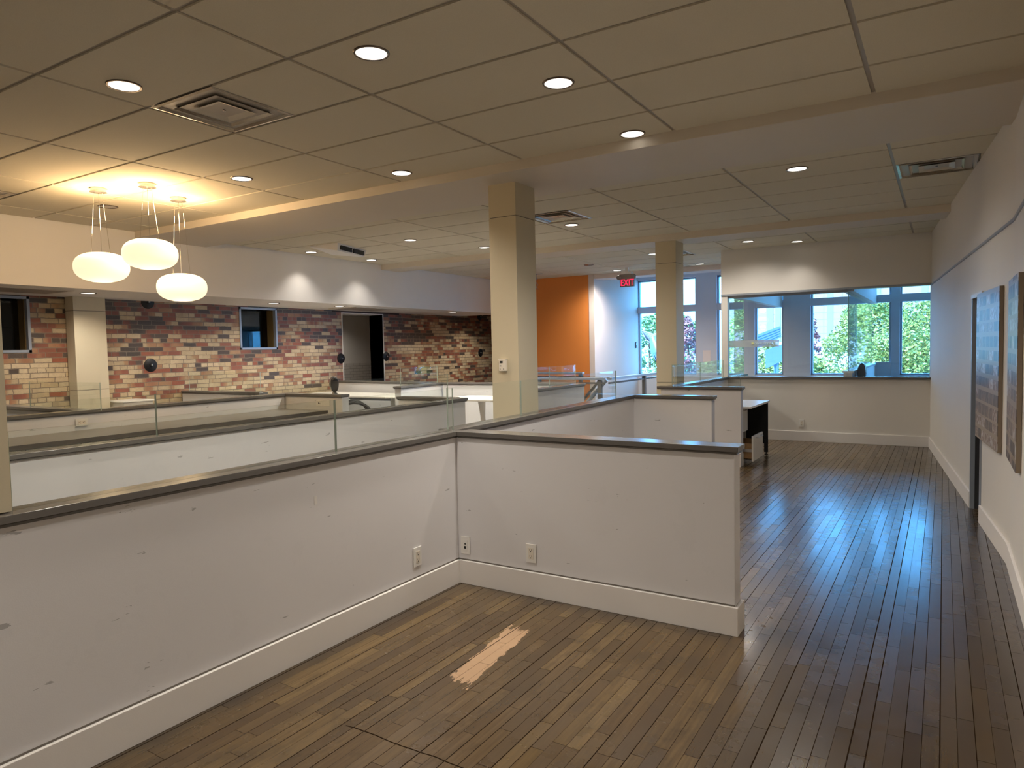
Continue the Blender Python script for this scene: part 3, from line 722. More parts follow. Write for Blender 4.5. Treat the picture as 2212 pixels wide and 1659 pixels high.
# pendants
def pendant(x, y, zc, label, ndx=0):
    d = thing('pendant_lamp', label, 'pendant lamp', (x, y, zc), 0, 'opal glass pendant lamps')
    a, b = 0.223, 0.130
    prof = []
    for i in range(41):
        t = -pi/2+pi*i/40; e = 0.72
        r = a*(abs(cos(t))**e); z = b*(1 if sin(t) > 0 else -1)*abs(sin(t))**0.9
        prof.append((max(r, 0.0), z))
    prof = [p for p in prof if not (p[0] < 0.085 and p[1] < 0)]
    prof = [(0.0, -b+0.02), (0.07, -b+0.018)] + [(0.085, -b+0.002)] + prof
    part('shade', MB().lathe(prof, seg=48), 'shade', d, local=True, smooth=True)
    zt = CEIL-zc-0.0095
    part('canopy', MB().lathe([(0.0, zt), (0.062, zt), (0.062, zt-0.026), (0.070, zt-0.030), (0.070, zt-0.034), (0.0, zt-0.034)], seg=28), 'steel', d, local=True, smooth=True)
    for k in range(3):
        t = 2*pi*k/3+0.5
        part('cable', MB().tube([(0.035*cos(t), 0.035*sin(t), zt-0.030), (0.085*cos(t), 0.085*sin(t), b-0.012)], 0.0016, 5), 'chrome', d, local=True)
        part('cable_grip', MB().tube([(0.035*cos(t), 0.035*sin(t), zt-0.030), (0.035*cos(t), 0.035*sin(t), zt-0.052)], 0.004, 6), 'chrome', d, local=True)
    for sgn in (1, -1):
        l = bpy.data.lights.new('pendant_glow', 'POINT'); l.energy = 18.0 if sgn > 0 else 2.0; l.color = (1.0, 0.66, 0.34); l.shadow_soft_size = 0.12
        o = bpy.data.objects.new('pendant_glow', l); C.objects.link(o); o.location = (x, y, zc-b-0.13 if sgn < 0 else 2.80)
    return d
pendant(-6.41, 3.41, 2.302, 'lowest hung left pendant of three, in front of soffit')
pendant(-5.90, 3.56, 2.390, 'highest hung pendant, in the middle of the three')
pendant(-6.205, 4.045, 2.151, 'lowest pendant of the three, over the brick backdrop')

# air diffusers
def diffuser(x, y, label, loc_z=2.9995):
    d = thing('air_diffuser', label, 'air vent', (x, y, loc_z), 0, 'square metal ceiling diffusers')
    h = 0.295
    def cone(r0, z0, r1, z1, mb, mi=0):
        b = len(mb.v)
        for r, z in ((r0, z0), (r1, z1)): mb.v += [(-r, -r, z), (r, -r, z), (r, r, z), (-r, r, z)]
        for i in range(4): mb.face([b+i, b+(i+1) % 4, b+4+(i+1) % 4, b+4+i], mi)
    mb = MB(); cone(h, 0.0, h-0.02, -0.004, mb); cone(h-0.02, -0.004, h-0.10, 0.075, mb)
    part('outer_frame', mb, 'mirror_metal', d, local=True)
    part('neck', MB().box(-h+0.09, h-0.09, -h+0.09, h-0.09, 0.074, 0.08), 'dark_room', d, local=True)
    mb = MB(); cone(0.205, -0.002, 0.12, 0.055, mb); cone(0.20, -0.001, 0.115, 0.056, mb)
    part('louvre_ring', mb, 'mirror_metal', d, local=True)
    mb = MB(); b = 0
    mb.v += [(-0.135, -0.135, -0.004), (0.135, -0.135, -0.004), (0.135, 0.135, -0.004), (-0.135, 0.135, -0.004), (-0.09, -0.09, 0.010), (0.09, -0.09, 0.010), (0.09, 0.09, 0.010), (-0.09, 0.09, 0.010)]
    for i in range(4): mb.face([i, (i+1) % 4, 4+(i+1) % 4, 4+i])
    mb.face([4, 5, 6, 7])
    part('centre_plate', mb, 'diff_white', d, local=True)
    part('centre_screw', MB().lathe([(0, 0.006), (0.01, 0.006), (0.01, 0.010)], seg=12), 'ring', d, local=True)
    return d
df = diffuser(-3.79, 2.803, 'largest looking air diffuser, between the two nearest downlights')
copy_tree(df, (-0.065, 7.16, 2.9995), label='air diffuser next to the angled wall on the aisle side')
copy_tree(df, (-3.79, 7.185, 2.9995), label='air diffuser immediately right of the thermostat column')
copy_tree(df, (-3.79, 11.205, 2.9995), label='air diffuser peeking out right of the second column')
copy_tree(df, (-7.45, 2.80, 2.9995), label='air diffuser cut by the photo edge left of pendants')
# slotted supply box on the ceiling
d = thing('air_supply_box', 'white tapered ceiling air box with two black slots', 'air vent', (-7.45, 7.25, 2.9995))
mb = MB(); b = 0
P = [(-8.0, 7.72), (-7.60, 6.92), (-7.05, 6.92), (-7.28, 7.72)]
mb.v += [(x, y, 2.9985) for x, y in P] + [(-7.95, 7.70, 2.985), (-7.62, 6.98, 2.985), (-7.10, 6.96, 2.90), (-7.30, 7.68, 2.90)]
for f in ((0, 3, 2, 1), (4, 5, 6, 7), (0, 1, 5, 4), (1, 2, 6, 5), (2, 3, 7, 6), (3, 0, 4, 7)): mb.face(f)
part('housing', mb, 'white_paint', d)
for t0, t1 in ((0.08, 0.47), (0.53, 0.92)):
    A = Vector((-7.075, 6.94, 0)); B = Vector((-7.288, 7.70, 0)); u = A.lerp(B, t0); v = A.lerp(B, t1); n = Vector((0.02, 0.006, 0))
    part('slot', MB().prism([(u.x, u.y), (u.x+n.x, u.y+n.y), (v.x+n.x, v.y+n.y), (v.x, v.y)], 2.915, 2.975), 'slot', d)
# flush panels in the soffit
for lab, p in (('flat grey return air panel in the soffit left of the column', [(-8.60, 3.3), (-8.60, 4.25), (-9.2, 4.25), (-9.2, 3.3)]), ('flat grey return air panel in the soffit over the lintel', [(-8.62, 8.85), (-8.62, 9.95), (-9.3, 9.95), (-9.3, 8.85)])):
    d = thing('return_air_panel', lab, 'air vent', (p[0][0], p[0][1], ZS), 0, 'soffit return air panels')
    part('frame', MB().prism(p, ZS-0.008, ZS), 'diff_white', d)
    q = [(p[0][0]-0.05, p[0][1]+0.05), (p[1][0]-0.05, p[1][1]-0.05), (p[2][0]+0.05, p[2][1]-0.05), (p[3][0]+0.05, p[3][1]+0.05)]
    part('grille', MB().prism(q, ZS-0.011, ZS-0.008), simple('grille_grey', (0.28, 0.24, 0.20), 0.5), d)

# exit sign
d = thing('exit_sign', 'red lettered exit sign hanging from the far ceiling', 'exit sign', (-5.13, 12.5, 2.75))
part('housing', MB().box(-0.14, 0.14, -0.03, 0.03, -0.115, 0.125), 'exit_face', d, local=True, bevel=0.006)
part('canopy', MB().box(-0.10, 0.10, -0.045, 0.045, 0.125, 0.165), 'white_plastic', d, local=True)
part('stem', MB().box(-0.03, 0.03, -0.02, 0.02, 0.16, 0.2495), 'white_plastic', d, local=True)
for sx in (-1, 1):
    o = part('emergency_lamp', MB().lathe([(0.0, 0.0), (0.035, 0.0), (0.045, 0.045), (0.0, 0.05)], seg=16).rot(Matrix.Translation((sx*0.15, -0.02, 0.085)) @ Matrix.Rotation(radians(125)*1, 4, 'X')), 'exit_face', d, local=True, smooth=True)
t = text_part('EXIT', 0.155, 'red', d, (-5.13-0.125, 12.468, 2.655), (radians(90), 0, 0), 0.003); t.scale = (0.86, 1.15, 1)
# loose cable by the orange wall
d = thing('hanging_cable', 'loose grey cable dangling from the ceiling by orange wall', 'cable', (-7.0, 12.3, 2.999))
part('cable', MB().tube([(0, 0, 0), (0.01, 0, -0.08), (-0.02, 0, -0.15), (0.02, 0.01, -0.22), (-0.01, 0, -0.27), (0.03, 0, -0.31)], 0.008, 6), 'grey_metal', d, local=True)
part('mounting_bar', MB().box(-0.10, 0.14, -0.01, 0.01, -0.012, 0), 'grey_metal', d, local=True)

# iron anchor plates on the brick
d = thing('anchor_plate', 'round black iron anchor plate between column and window', 'anchor plate', (XB, 5.73, 1.372), 0, 'round iron anchor plates')
part('plate', MB().lathe([(0.0, 0.030), (0.02, 0.030), (0.03, 0.018), (0.09, 0.012), (0.096, 0.006), (0.096, -0.01)], seg=28).rot(Matrix.Rotation(radians(90), 4, 'Y')), 'iron', d, local=True, smooth=True)
part('bolt', MB().lathe([(0, 0.052), (0.010, 0.050), (0.012, 0.03)], seg=8).rot(Matrix.Rotation(radians(90), 4, 'Y')), 'steel', d, local=True)
for y, z, lab in ((5.73, 2.268, 'anchor plate half hidden under the soffit by the column'), (9.43, 1.385, 'anchor plate at the near side of the brick doorway'), (10.675, 1.40, 'anchor plate at the far side of the brick doorway'),
                  (14.07, 1.42, 'bluish looking anchor plate, farthest along the brick at mid height'), (14.07, 2.30, 'anchor plate farthest along the brick just below the soffit')):
    copy_tree(d, (XB, y, z), label=lab)

# ------------------------------------------------------------------ counter with file cabinets
d = thing('counter', 'long brown grey counter between the second and third half walls', 'counter', (-6.7, 3.0, 0.78))
part('worktop', MB().prism([(-6.945, -1.5), (-6.38, -1.5), (-6.38, 6.0), (-7.18, 6.0)], 0.758, 0.796), ['counter'], d)
part('edge_band', MB().box(-6.38, -6.372, -1.5, 6.00, 0.757, 0.797), 'counter_edge', d)
ys = [1.9, 2.31, 2.725, 3.16, 3.52, 3.87, 4.31, 4.735, 5.27, 5.93]
labs = ['white cabinet under the counter nearest the photo edge', 'white counter cabinet next after the nearest one', 'white counter cabinet in front of the sideways outlet', 'white counter cabinet just past the sideways outlet',
        'white counter cabinet below the nearer glass seam', 'white counter cabinet right of the glass seam', 'white counter cabinet near the middle of the counter', 'wider white counter cabinet in the farther half', 'widest white counter cabinet at the far counter end']
for i, (a, b) in enumerate(zip(ys, ys[1:])):
    k = thing('file_cabinet', labs[i], 'cabinet', (-6.7, (a+b)/2, 0), 0, 'white file cabinets under the counter')
    part('carcass', MB().box(-6.93, -6.43, a+0.008, b-0.008, 0.03, 0.752), 'white_gloss', k)
    for z0, z1 in ((0.04, 0.38), (0.385, 0.75)):
        part('drawer_front', MB().box(-6.43, -6.412, a+0.004, b-0.004, z0, z1), 'white_gloss', k, bevel=0.002)
    part('toe_kick', MB().box(-6.92, -6.46, a+0.01, b-0.01, 0, 0.03), 'black_matte', k)

# ------------------------------------------------------------------ desks and tables
def desk_leg(mb, x, y, z):
    mb.box(x-0.035, x+0.035, y-0.05, y+0.05, 0.03, z-0.04)
d = thing('white_desk', 'white height adjustable desk in front of the cream half wall', 'desk', (-8.0, 8.4, 0.80))
part('desktop', MB().prism([(-9.4, 8.05), (-7.30, 8.05), (-7.2, 8.12), (-7.2, 8.78), (-9.4, 8.92)], 0.775, 0.80), 'white_gloss', d, bevel=0.004)
part('return_top', MB().box(-9.55, -8.95, 6.6, 8.05, 0.775, 0.80), 'white_gloss', d, bevel=0.004)
for x in (-9.1, -7.42):
    mb = MB(); desk_leg(mb, x, 8.4, 0.80); part('leg', mb, 'white_plastic', d)
    part('foot', MB().box(x-0.04, x+0.04, 8.1, 8.75, 0, 0.03), 'white_plastic', d, bevel=0.004)
part('cross_rail', MB().box(-9.1, -7.42, 8.38, 8.42, 0.71, 0.76), 'grey_metal', d)
d = thing('white_table', 'white table with rounded corner behind the thermostat column', 'table', (-5.4, 8.35, 0.80))
arc = [(-5.98+0.22*cos(t), 8.17+0.22*sin(t)) for t in [pi+pi/2*i/6 for i in range(7)]]
part('tabletop', MB().prism(arc+[(-4.7, 7.95), (-4.7, 8.75), (-6.2, 8.75)], 0.775, 0.80), 'white_gloss', d, bevel=0.004)
for x in (-5.57, -4.95):
    part('leg', MB().tube([(x, 8.15, 0.775), (x+0.01, 8.16, 0.55), (x+0.01, 8.2, 0.03)], [0.055, 0.035, 0.035], 14), 'white_plastic', d, smooth=True)
    part('foot', MB().box(x-0.03, x+0.05, 7.95, 8.6, 0, 0.03), 'white_plastic', d, bevel=0.004)
# paper tray like shelf by the column on the brick
d = thing('wall_shelf', 'small cream shelf against the brick right of the column', 'shelf', (-9.4, 5.2, 0.85))
part('shelf_board', MB().box(-9.618, -9.18, 5.08, 5.48, 0.80, 0.890), 'white_gloss', d, bevel=0.003)
part('shelf_lip', MB().box(-9.618, -9.165, 5.06, 5.50, 0.892, 0.912), 'white_gloss', d, bevel=0.003)

# desk with open drawer
d = thing('white_desk', 'white desk with black end panel near the end wall', 'desk', (-2.4, 9.4, 0.73))
part('desktop', MB().box(-2.92, -2.00, 8.78, 9.86, 0.705, 0.73), 'white_gloss', d, bevel=0.003)
part('back_panel', MB().box(-2.90, -2.015, 9.80, 9.825, 0.15, 0.703), 'black_matte', d)
part('side_panel', MB().box(-2.92, -2.90, 8.80, 9.80, 0.15, 0.703), 'black_matte', d)
part('leg', MB().box(-2.06, -2.015, 9.78, 9.825, 0.03, 0.20), 'black_matte', d)
part('leveller', MB().lathe([(0.028, 0.0), (0.025, 0.006), (0.008, 0.01), (0.008, 0.04)], -2.035, 9.80, 0, 12), 'black_matte', d)
part('leveller', MB().lathe([(0.028, 0.0), (0.025, 0.006), (0.008, 0.01), (0.008, 0.16)], -2.89, 8.85, 0, 12), 'black_matte', d)
part('leveller', MB().lathe([(0.028, 0.0), (0.025, 0.006), (0.008, 0.01), (0.008, 0.16)], -2.89, 9.77, 0, 12), 'black_matte', d)
k = thing('drawer_pedestal', 'white drawer pedestal under the desk, lower drawer pulled open', 'drawer unit', (-2.4, 9.2, 0))
YA, YC = 8.80, 9.33
mb = MB(); mb.box(-2.85, -2.19, YA, YA+0.018, 0.04, 0.69); mb.box(-2.85, -2.19, YC-0.018, YC, 0.04, 0.69); mb.box(-2.85, -2.83, YA, YC, 0.04, 0.69)
mb.box(-2.85, -2.19, YA, YC, 0.67, 0.69); mb.box(-2.85, -2.19, YA, YC, 0.04, 0.06)
part('carcass', mb, 'white_gloss', k)
dr = part('drawer', MB().box(-2.19, -2.17, YA, YC, 0.375, 0.685), 'white_gloss', k, bevel=0.002)
def handle(z, x): return MB().tube([(x, YA+0.12, z), (x+0.03, YA+0.13, z), (x+0.03, YC-0.13, z), (x, YC-0.12, z)], 0.006, 8)
part('handle', handle(0.655, -2.17), 'steel', dr, smooth=True)
dx = 0.19
mb = MB(); mb.box(-2.17+dx-0.02, -2.17+dx, YA, YC, 0.05, 0.365)
dr = part('drawer', mb, 'white_gloss', k, bevel=0.002)
mb = MB(); mb.box(-2.75+dx, -2.19+dx, YA+0.02, YA+0.034, 0.07, 0.27); mb.box(-2.75+dx, -2.19+dx, YC-0.034, YC-0.02, 0.07, 0.27); mb.box(-2.75+dx, -2.19+dx, YA+0.02, YC-0.02, 0.07, 0.08)
part('drawer_box', mb, 'wood_drawer', dr)
part('runner', MB().box(-2.5, -2.18+dx, YA+0.008, YA+0.020, 0.165, 0.20), 'steel', dr)
part('handle', handle(0.335, -2.17+dx), 'steel', dr, smooth=True)
mb = MB()
for i in range(6): mb.box(-2.45+i*0.045, -2.447+i*0.045, YA+0.05, YC-0.05, 0.09, 0.30)
part('hanging_folders', mb, 'file', dr)
part('castor', MB().tube([(-2.27, YA+0.05, 0.02), (-2.27, YA+0.08, 0.02)], 0.02, 10), 'black_matte', k)
part('castor', MB().tube([(-2.27, YC-0.08, 0.02), (-2.27, YC-0.05, 0.02)], 0.02, 10), 'black_matte', k)
part('castor', MB().tube([(-2.80, YA+0.05, 0.02), (-2.80, YA+0.08, 0.02)], 0.02, 10), 'black_matte', k)
part('castor', MB().tube([(-2.80, YC-0.08, 0.02), (-2.80, YC-0.05, 0.02)], 0.02, 10), 'black_matte', k)

# ------------------------------------------------------------------ office chairs (local: faces +X)
def cushion(name, prof_pts, w, mat, parent):
    """closed side outline (x,z) extruded over width w along y with rounded sides"""
    n = len(prof_pts); cx = sum(p[0] for p in prof_pts)/n; cz = sum(p[1] for p in prof_pts)/n
    mb = MB(); rows = [(-w/2, 0.72), (-w/2+0.02, 0.93), (-w/2+0.05, 1.0), (w/2-0.05, 1.0), (w/2-0.02, 0.93), (w/2, 0.72)]
    for y, s in rows:
        for x, z in prof_pts: mb.v.append((cx+(x-cx)*s, y, cz+(z-cz)*(1-(1-s)*0.3)))
    for r in range(len(rows)-1):
        for i in range(n):
            j = (i+1) % n; mb.face([r*n+i, r*n+j, (r+1)*n+j, (r+1)*n+i])
    mb.face(list(range(n))[::-1]); mb.face([(len(rows)-1)*n+i for i in range(n)])
    o = part(name, mb, mat, parent, local=True, smooth=True); s = o.modifiers.new('round', 'SUBSURF'); s.levels = 1; s.render_levels = 2
    return o
def chair(label, loc, rz, top=1.15):
    d = thing('office_chair', label, 'chair', loc, rz, 'black office chairs')
    k = top-1.15
    cushion('backrest', [(-0.22, 0.50), (-0.28, 0.62), (-0.29, 0.80), (-0.30, 0.92), (-0.22, 0.92), (-0.20, 0.78), (-0.17, 0.62), (-0.14, 0.50)], 0.46, 'black', d)
    cushion('headrest', [(-0.30, 0.90), (-0.34, 1.00), (-0.33, 1.11), (-0.28, 1.15+k), (-0.22, 1.13+k), (-0.20, 1.05), (-0.22, 0.92)], 0.36, 'black', d)
    cushion('seat', [(-0.20, 0.42), (-0.22, 0.47), (-0.16, 0.52), (0.22, 0.52), (0.28, 0.48), (0.26, 0.42)], 0.50, 'black', d)
    for s in (-1, 1):
        pts = [(-0.20, s*0.27, 0.50)] + [(-0.02-0.26*cos(t), s*0.28, 0.56+0.20*sin(t)) for t in [pi*i/10 for i in range(1, 10)]] + [(0.26, s*0.27, 0.47)]
        part('armrest', MB().tube(pts, 0.022, 8), 'black', d, local=True, smooth=True)
    part('gas_lift', MB().tube([(0, 0, 0.42), (0, 0, 0.10)], [0.03, 0.03], 12), 'chrome', d, local=True, smooth=True)
    for i in range(5):
        t = 2*pi*i/5
        part('leg', MB().tube([(0, 0, 0.12), (0.28*cos(t), 0.28*sin(t), 0.07)], [0.03, 0.018], 8), 'black_matte', d, local=True, smooth=True)
        part('castor', MB().tube([(0.28*cos(t), 0.28*sin(t)-0.012, 0.028), (0.28*cos(t), 0.28*sin(t)+0.012, 0.028)], 0.028, 12), 'black_matte', d, local=True)
    return d
chair('black leather office chair at the white desk by the brick', (-7.53, 7.60, 0), radians(50))
chair('black office chair behind the boardroom glass by the divider', (-0.80, 12.0, 0), radians(3), 1.19)

# ------------------------------------------------------------------ stair guard rails beyond the columns
def guard(label, p, q, z=0.98, posts=(), glass=True):
    d = thing('guard_rail', label, 'railing', ((p[0]+q[0])/2, (p[1]+q[1])/2, 0), 0, 'stairwell guard rails')
    part('handrail', MB().prism(strip_poly(p, q, -0.05, 0.05), z-0.045, z), 'rail', d, bevel=0.004)
    part('bottom_rail', MB().prism(strip_poly(p, q, -0.02, 0.02), z-0.115, z-0.085), 'cap', d)
    L = math.hypot(q[0]-p[0], q[1]-p[1])
    for s in posts:
        a = along(p, q, s); b = along(p, q, s+0.07)
        part('post', MB().prism(strip_poly(a, b, -0.03, 0.03), 0, z-0.045), 'cap', d)
    if glass: part('glass_panel', MB().prism(strip_poly(along(p, q, 0.1), along(p, q, L-0.1), -0.004, 0.004), 0.08, z-0.12), ['glass'], d)
    return d
guard('brown capped guard rail crossing before the stairwell', (-6.3, 10.95), (-4.93, 10.95), posts=(0.05, 1.25))
guard('bluish guard rail leading from the stairs to the windows', (-4.86, 10.99), (-4.86, 14.6), posts=(1.6, 3.4))
guard('bluish guard rail in front of the orange wall', (-8.2, 12.75), (-6.2, 12.75), z=1.0, posts=(0.1, 1.9))
d = thing('stair_rail', 'pale sloping stair rail dropping behind the glass screens', 'railing', (-5.2, 11.5, 0))
part('sloping_rail', MB().tube([(-5.0, 11.2, 0.93), (-5.75, 11.2, 0.12)], 0.035, 8), 'rail', d, smooth=True)
part('lower_rail', MB().tube([(-5.12, 11.2, 0.93), (-5.87, 11.2, 0.12)], 0.025, 8), 'counter', d, smooth=True)
d = thing('stair_rail', 'dark sloping stair rail just left of the second column', 'railing', (-4.2, 12.4, 0))
part('sloping_rail', MB().tube([(-4.15, 12.3, 0.92), (-4.65, 12.0, 0.15)], 0.045, 8), 'counter', d, smooth=True)

# notice on the pier
tag(part('paper_notice', MB().box(-4.60, -4.43, YE-0.004, YE-0.001, 1.10, 1.38), 'paper'), 'pinkish paper notice taped on the pier between far windows', 'notice')

# ------------------------------------------------------------------ art panels on the angled wall
def art(label, y0, y1, z0, z1, seed):
    d = thing('art_panel', label, 'wall art', (wx((y0+y1)/2), (y0+y1)/2, z0), 0, 'glossy collage panels')
    def P(y, o): return (wx(y)-o, y)
    part('canvas', MB().prism([P(y0, 0.002), P(y0, 0.026), P(y1, 0.026), P(y1, 0.002)], z0, z1), simple('canvas_side_%d' % seed, (0.24, 0.19, 0.14), 0.6), d)
    part('print', MB().prism([P(y0, 0.026), P(y0, 0.028), P(y1, 0.028), P(y1, 0.026)], z0, z1), art_mat('collage_%d' % seed, float(seed)), d)
    return d
art('glossy collage panel overlapping the doorway edge', 5.92, 6.95, 0.70, 1.87, 1)
art('glossy collage panel nearest the photo edge', 4.88, 5.58, 0.73, 1.875, 3)

# ------------------------------------------------------------------ outdoors
GZ = -3.6
asphalt = simple('asphalt', (0.30, 0.30, 0.32), 0.8, 0, 0.3, 3.0, 0, 0.1)
struct('ground', MB().box(-80, 60, YE+0.26, 120, GZ-0.1, GZ), asphalt)
G1 = leaf_mat('leaf_bright', (0.13, 0.19, 0.03), (0.42, 0.42, 0.12)); G2 = leaf_mat('leaf_mid', (0.08, 0.16, 0.05), (0.24, 0.34, 0.12)); G3 = leaf_mat('leaf_maroon', (0.16, 0.05, 0.06), (0.36, 0.17, 0.17)); G4 = leaf_mat('leaf_yellow', (0.28, 0.33, 0.06), (0.60, 0.60, 0.20))
bark = simple('bark', (0.12, 0.08, 0.055), 0.9, 0, 0.2, 8, 0.4, 0.3)
def tree(name, label, x, y, h, rad, n, mat, shape='round', base=0.25, leaf=0.14, seed=1):
    rnd = random.Random(seed); d = thing(name, label, 'tree', (x, y, GZ), 0, 'trees outside the windows')
    part('trunk', MB().tube([(x, y, GZ), (x+0.05, y, GZ+h*0.4), (x, y, GZ+h*0.85)], [0.16, 0.10, 0.03], 8), bark, d, smooth=True)
    mb = MB(); z0 = GZ+h*base; hh = h*(1-base)
    lobes = [(rnd.uniform(0, 2*pi), rnd.uniform(0.1, 0.95), rnd.uniform(0.55, 1.0)) for _ in range(46)]
    def envelope(t):
        if shape == 'cone': return rad*max(0.03, (1-t))**0.8*(0.9 if t > 0.05 else 0.6)
        if shape == 'column': return rad*(sin(pi*min(1, t*0.92+0.08))**0.45)*(1-0.35*t)
        if shape == 'full': return rad*(1.0-0.25*t)*(1.0-max(0.0, t-0.75)*3.0)
        return rad*(max(0.0, sin(pi*(0.1+0.9*t)))**0.55)
    for i in range(n):
        if i % 3 == 0:
            t = rnd.random(); a = rnd.uniform(0, 2*pi); rr = envelope(t)*rnd.uniform(0.6, 1.0)
            c = Vector((x+rr*cos(a), y+rr*sin(a), z0+hh*t))
        else:
            a, t, k = lobes[rnd.randrange(len(lobes))]; rr = envelope(t)*k
            g = rad*0.22; v = Vector((rnd.gauss(0, 1), rnd.gauss(0, 1), rnd.gauss(0, 0.8))).normalized()*g*rnd.uniform(0.7, 1.0)
            c = Vector((x+rr*cos(a), y+rr*sin(a), z0+hh*t))+v
        s = leaf*rnd.uniform(0.6, 1.3)
        u = Vector((rnd.gauss(0, 1), rnd.gauss(0, 1), rnd.gauss(0, 0.6))).normalized(); w = u.cross(Vector((rnd.gauss(0, 1), rnd.gauss(0, 1), rnd.gauss(0, 1)))).normalized()
        b = len(mb.v)
        mb.v += [tuple(c-u*s), tuple(c+w*s*0.45), tuple(c+u*s), tuple(c-w*s*0.45)]; mb.face([b, b+1, b+2, b+3])
    part('foliage', mb, mat, d)
    # inner mass of twigs
    return d
tree('leafy_tree', 'big bright green tree filling the rightmost boardroom window', 0.4, 24.5, 6.75, 2.6, 60000, G1, 'full', 0.02, 0.062, 3)
tree('leafy_tree', 'tall green tree left of the big one, seen through boardroom glass', -2.45, 31.5, 6.9, 2.3, 38000, G1, 'full', 0.0, 0.070, 4)
tree('leafy_tree', 'low bushy green tree under the maroon tree in boardroom view', -3.35, 22.5, 4.75, 0.85, 6000, G1, 'round', 0.0, 0.07, 5)
tree('leafy_tree', 'low green tree behind the blue winged sculpture', -5.6, 26.5, 5.3, 1.1, 6000, G1, 'round', 0.0, 0.08, 13)
tree('maroon_tree', 'slim maroon leaved tree against the pale building', -3.72, 25.0, 6.1, 0.40, 2600, G3, 'column', 0.1, 0.07, 6)
tree('maroon_tree', 'maroon leaved column tree in the window by second column', -8.3, 26.2, 6.2, 0.75, 6500, G3, 'column', 0.05, 0.075, 7)
tree('leafy_tree', 'dark green tree in the narrow window beside second column', -9.7, 30.0, 6.4, 1.3, 7500, G2, 'round', 0.0, 0.10, 8)
tree('leafy_tree', 'dark green tree seen in the leftmost far window', -12.6, 33.5, 6.6, 2.3, 12000, G2, 'round', 0.0, 0.11, 9)
tree('leafy_tree', 'small yellow green tree low in the leftmost window', -9.45, 24.2, 3.9, 0.7, 3000, G4, 'round', 0.0, 0.075, 10)
tree('leafy_tree', 'yellow green tree in the thin window by the boardroom corner', -7.45, 29.8, 6.2, 0.8, 5000, G4, 'column', 0.0, 0.085, 11)
tree('leafy_tree', 'yellow green shrub at the foot of the maroon tree', -7.15, 24.0, 3.9, 0.6, 2500, G4, 'round', 0.0, 0.075, 12)

# pale building across the street
d = thing('office_building', 'pale concrete building with vertical window strips across the street', 'building', (-4, 60, GZ))
kc = NT('pale_concrete'); _p, _x, _y, _z = kc.xyz()
_j = kc.math('MAXIMUM', kc.math('LESS_THAN', kc.math('FRACT', kc.math('DIVIDE', _z, 0.55)), 0.08), kc.math('LESS_THAN', kc.math('FRACT', kc.math('DIVIDE', _x, 1.35)), 0.04))
kc.put(kc.p.inputs['Base Color'], kc.mix(_j, (0.30, 0.25, 0.245), (0.20, 0.165, 0.16))); kc.p.inputs['Roughness'].default_value = 0.85
conc = kc.m
part('wall', MB().box(-15.8, 12, 60, 70, GZ, 8.2), conc, d)
dk = simple('far_glass', (0.22, 0.25, 0.30), 0.2)
for i, x in enumerate((-12.1, -11.5, -7.6, -4.3, -1.2)):
    part('window_strip', MB().box(x-(0.22 if i else 0.3), x+0.2, 59.95, 60, 1.0, 7.4), dk, d)
part('ledge', MB().box(-15.8, 12, 59.6, 60, 0.2, 0.8), conc, d)
for x in (-12.4, -9.2, -6.9, -4.4):
    f = part('window', MB().box(x-0.8, x+0.8, 59.93, 60, 5.9, 6.6) if x > -8.5 else MB().box(x-0.6, x+0.6, 59.93, 60, 5.9, 6.4), dk, d)
d = thing('low_building', 'low white building behind the maroon tree', 'building', (-8.6, 52, GZ))
part('wall', MB().box(-10.3, -3.0, 50, 55, GZ, 1.6), simple('white_render', (0.62, 0.66, 0.72), 0.8), d)
part('window', MB().box(-7.9, -7.3, 49.95, 50, 0.4, 1.1), dk, d)

# parked cars
def car(label, x, y, rz, col):
    d = thing('parked_car', label, 'car', (x, y, GZ), rz, 'cars parked outside')
    m = simple('car_paint_%d' % len(bpy.data.materials), col, 0.2, 0.2)
    side = [(-2.1, 0.35), (-2.15, 0.75), (-1.9, 0.92), (-1.2, 1.0), (-0.5, 1.42), (0.7, 1.45), (1.4, 1.02), (2.0, 0.92), (2.15, 0.6), (2.1, 0.35)]
    n = len(side); mb = MB()
    for y_, s in ((-0.85, 0.97), (-0.75, 1.0), (0.75, 1.0), (0.85, 0.97)): mb.v += [(a*s, y_*(0.82 if b > 1.1 else 1), b) for a, b in side]
    for r in range(3):
        for i in range(n): j = (i+1) % n; mb.face([r*n+i, r*n+j, (r+1)*n+j, (r+1)*n+i])
    mb.face(list(range(n))); mb.face([3*n+i for i in range(n)][::-1])
    part('body', mb, m, d, local=True, smooth=True)
    part('windshield', MB().prism([(0.75, -0.62), (1.35, -0.70), (1.35, 0.70), (0.75, 0.62)], 1.05, 1.30), 'dark_frame', d, local=True)
    for a in (-1.35, 1.35):
        for b in (-0.8, 0.8): part('wheel', MB().tube([(a, b-0.1, 0.33), (a, b+0.1, 0.33)], 0.33, 18), 'black_matte', d, local=True)
    return d
car('white car parked below the leftmost far window', -12.3, 27.0, radians(15), (0.75, 0.77, 0.8))
car('blue car parked beyond the white one', -8.9, 37.0, radians(-5), (0.12, 0.2, 0.35))
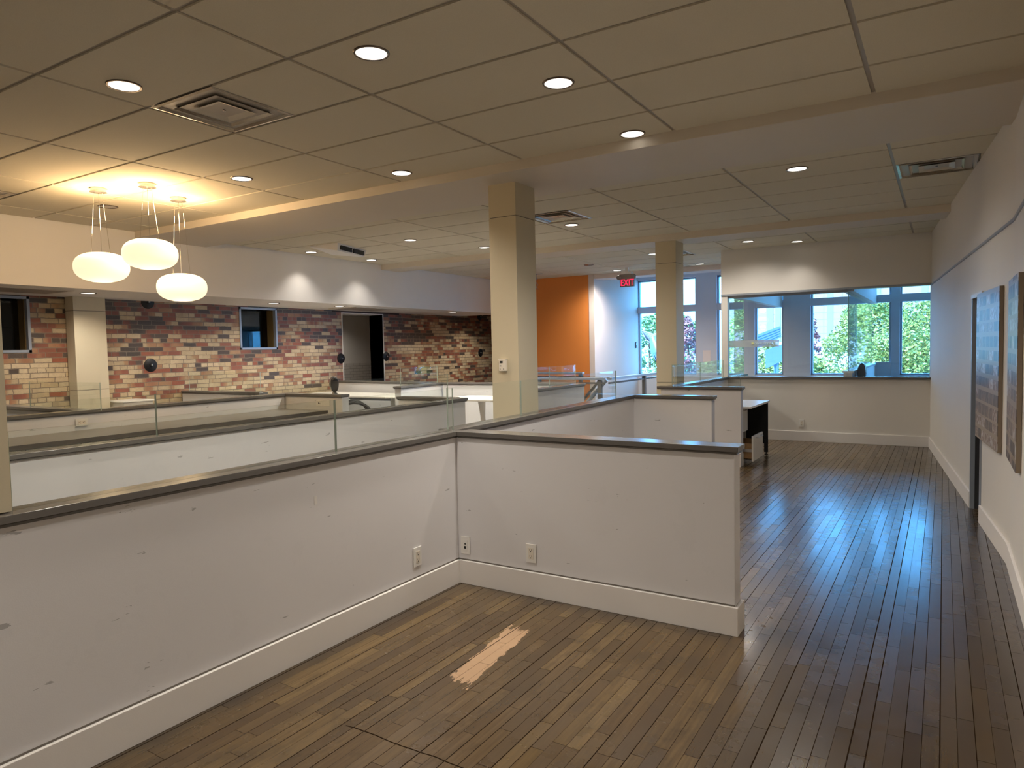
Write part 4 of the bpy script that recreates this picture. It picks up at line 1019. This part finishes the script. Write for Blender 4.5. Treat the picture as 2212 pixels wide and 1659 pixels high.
# winged metal sculpture outside the boardroom
d = thing('metal_sculpture', 'blue grey winged metal sculpture outside the boardroom glass', 'sculpture', (-4.6, 20.5, GZ))
sm = simple('sculpture_steel', (0.12, 0.20, 0.32), 0.35, 0.4)
def plate(mb, A, B_, w, th):
    A = Vector(A); B_ = Vector(B_); dd = (B_-A).normalized(); s = dd.cross(Vector((0, 1, 0))).normalized()*w/2; t = Vector((0, th/2, 0)); b = len(mb.v)
    for P_ in (A, B_):
        for a_ in (-1, 1):
            for c_ in (-1, 1): mb.v.append(tuple(P_+s*a_+t*c_))
    for f in ((0, 1, 3, 2), (4, 6, 7, 5), (0, 4, 5, 1), (2, 3, 7, 6), (0, 2, 6, 4), (1, 5, 7, 3)): mb.face([b+i for i in f])
for i in range(5):
    mb = MB(); plate(mb, (-4.75+0.05*i, 20.4+0.02*i, 1.62-0.06*i), (-3.85, 20.4+0.02*i, 1.95-0.06*i), 0.07, 0.03); part('feather', mb, sm, d)
mb = MB(); mb.v += [(-4.25, 20.4, 0.80), (-4.25, 20.4, 1.32), (-3.8, 20.4, 1.48), (-3.8, 20.4, 1.02), (-4.25, 20.6, 0.80), (-4.25, 20.6, 1.32), (-3.8, 20.6, 1.48), (-3.8, 20.6, 1.02)]
for f in ((0, 1, 2, 3), (4, 7, 6, 5), (0, 4, 5, 1), (1, 5, 6, 2), (2, 6, 7, 3), (3, 7, 4, 0)): mb.face(f)
part('body', mb, sm, d)
for x in (-4.02, -3.95): part('leg', MB().tube([(x, 20.5, 1.05), (x, 20.5, GZ)], 0.03, 8), sm, d)
d = thing('metal_sculpture', 'grey feathered metal sculpture in the leftmost far window', 'sculpture', (-8.6, 23, GZ))
for i in range(7):
    mb = MB(); plate(mb, (-8.95+0.03*i, 23, 2.05-0.05*i), (-8.1+0.02*i, 23, 1.75-0.09*i), 0.06, 0.03); part('feather', mb, simple('sculpture_grey_%d' % i, (0.30, 0.30, 0.34), 0.4, 0.3), d)
part('body', MB().tube([(-8.5, 23, 1.8), (-8.2, 23, 1.3), (-8.3, 23, 0.3), (-8.3, 23, GZ)], [0.15, 0.38, 0.30, 0.1], 12), sm, d, smooth=True)
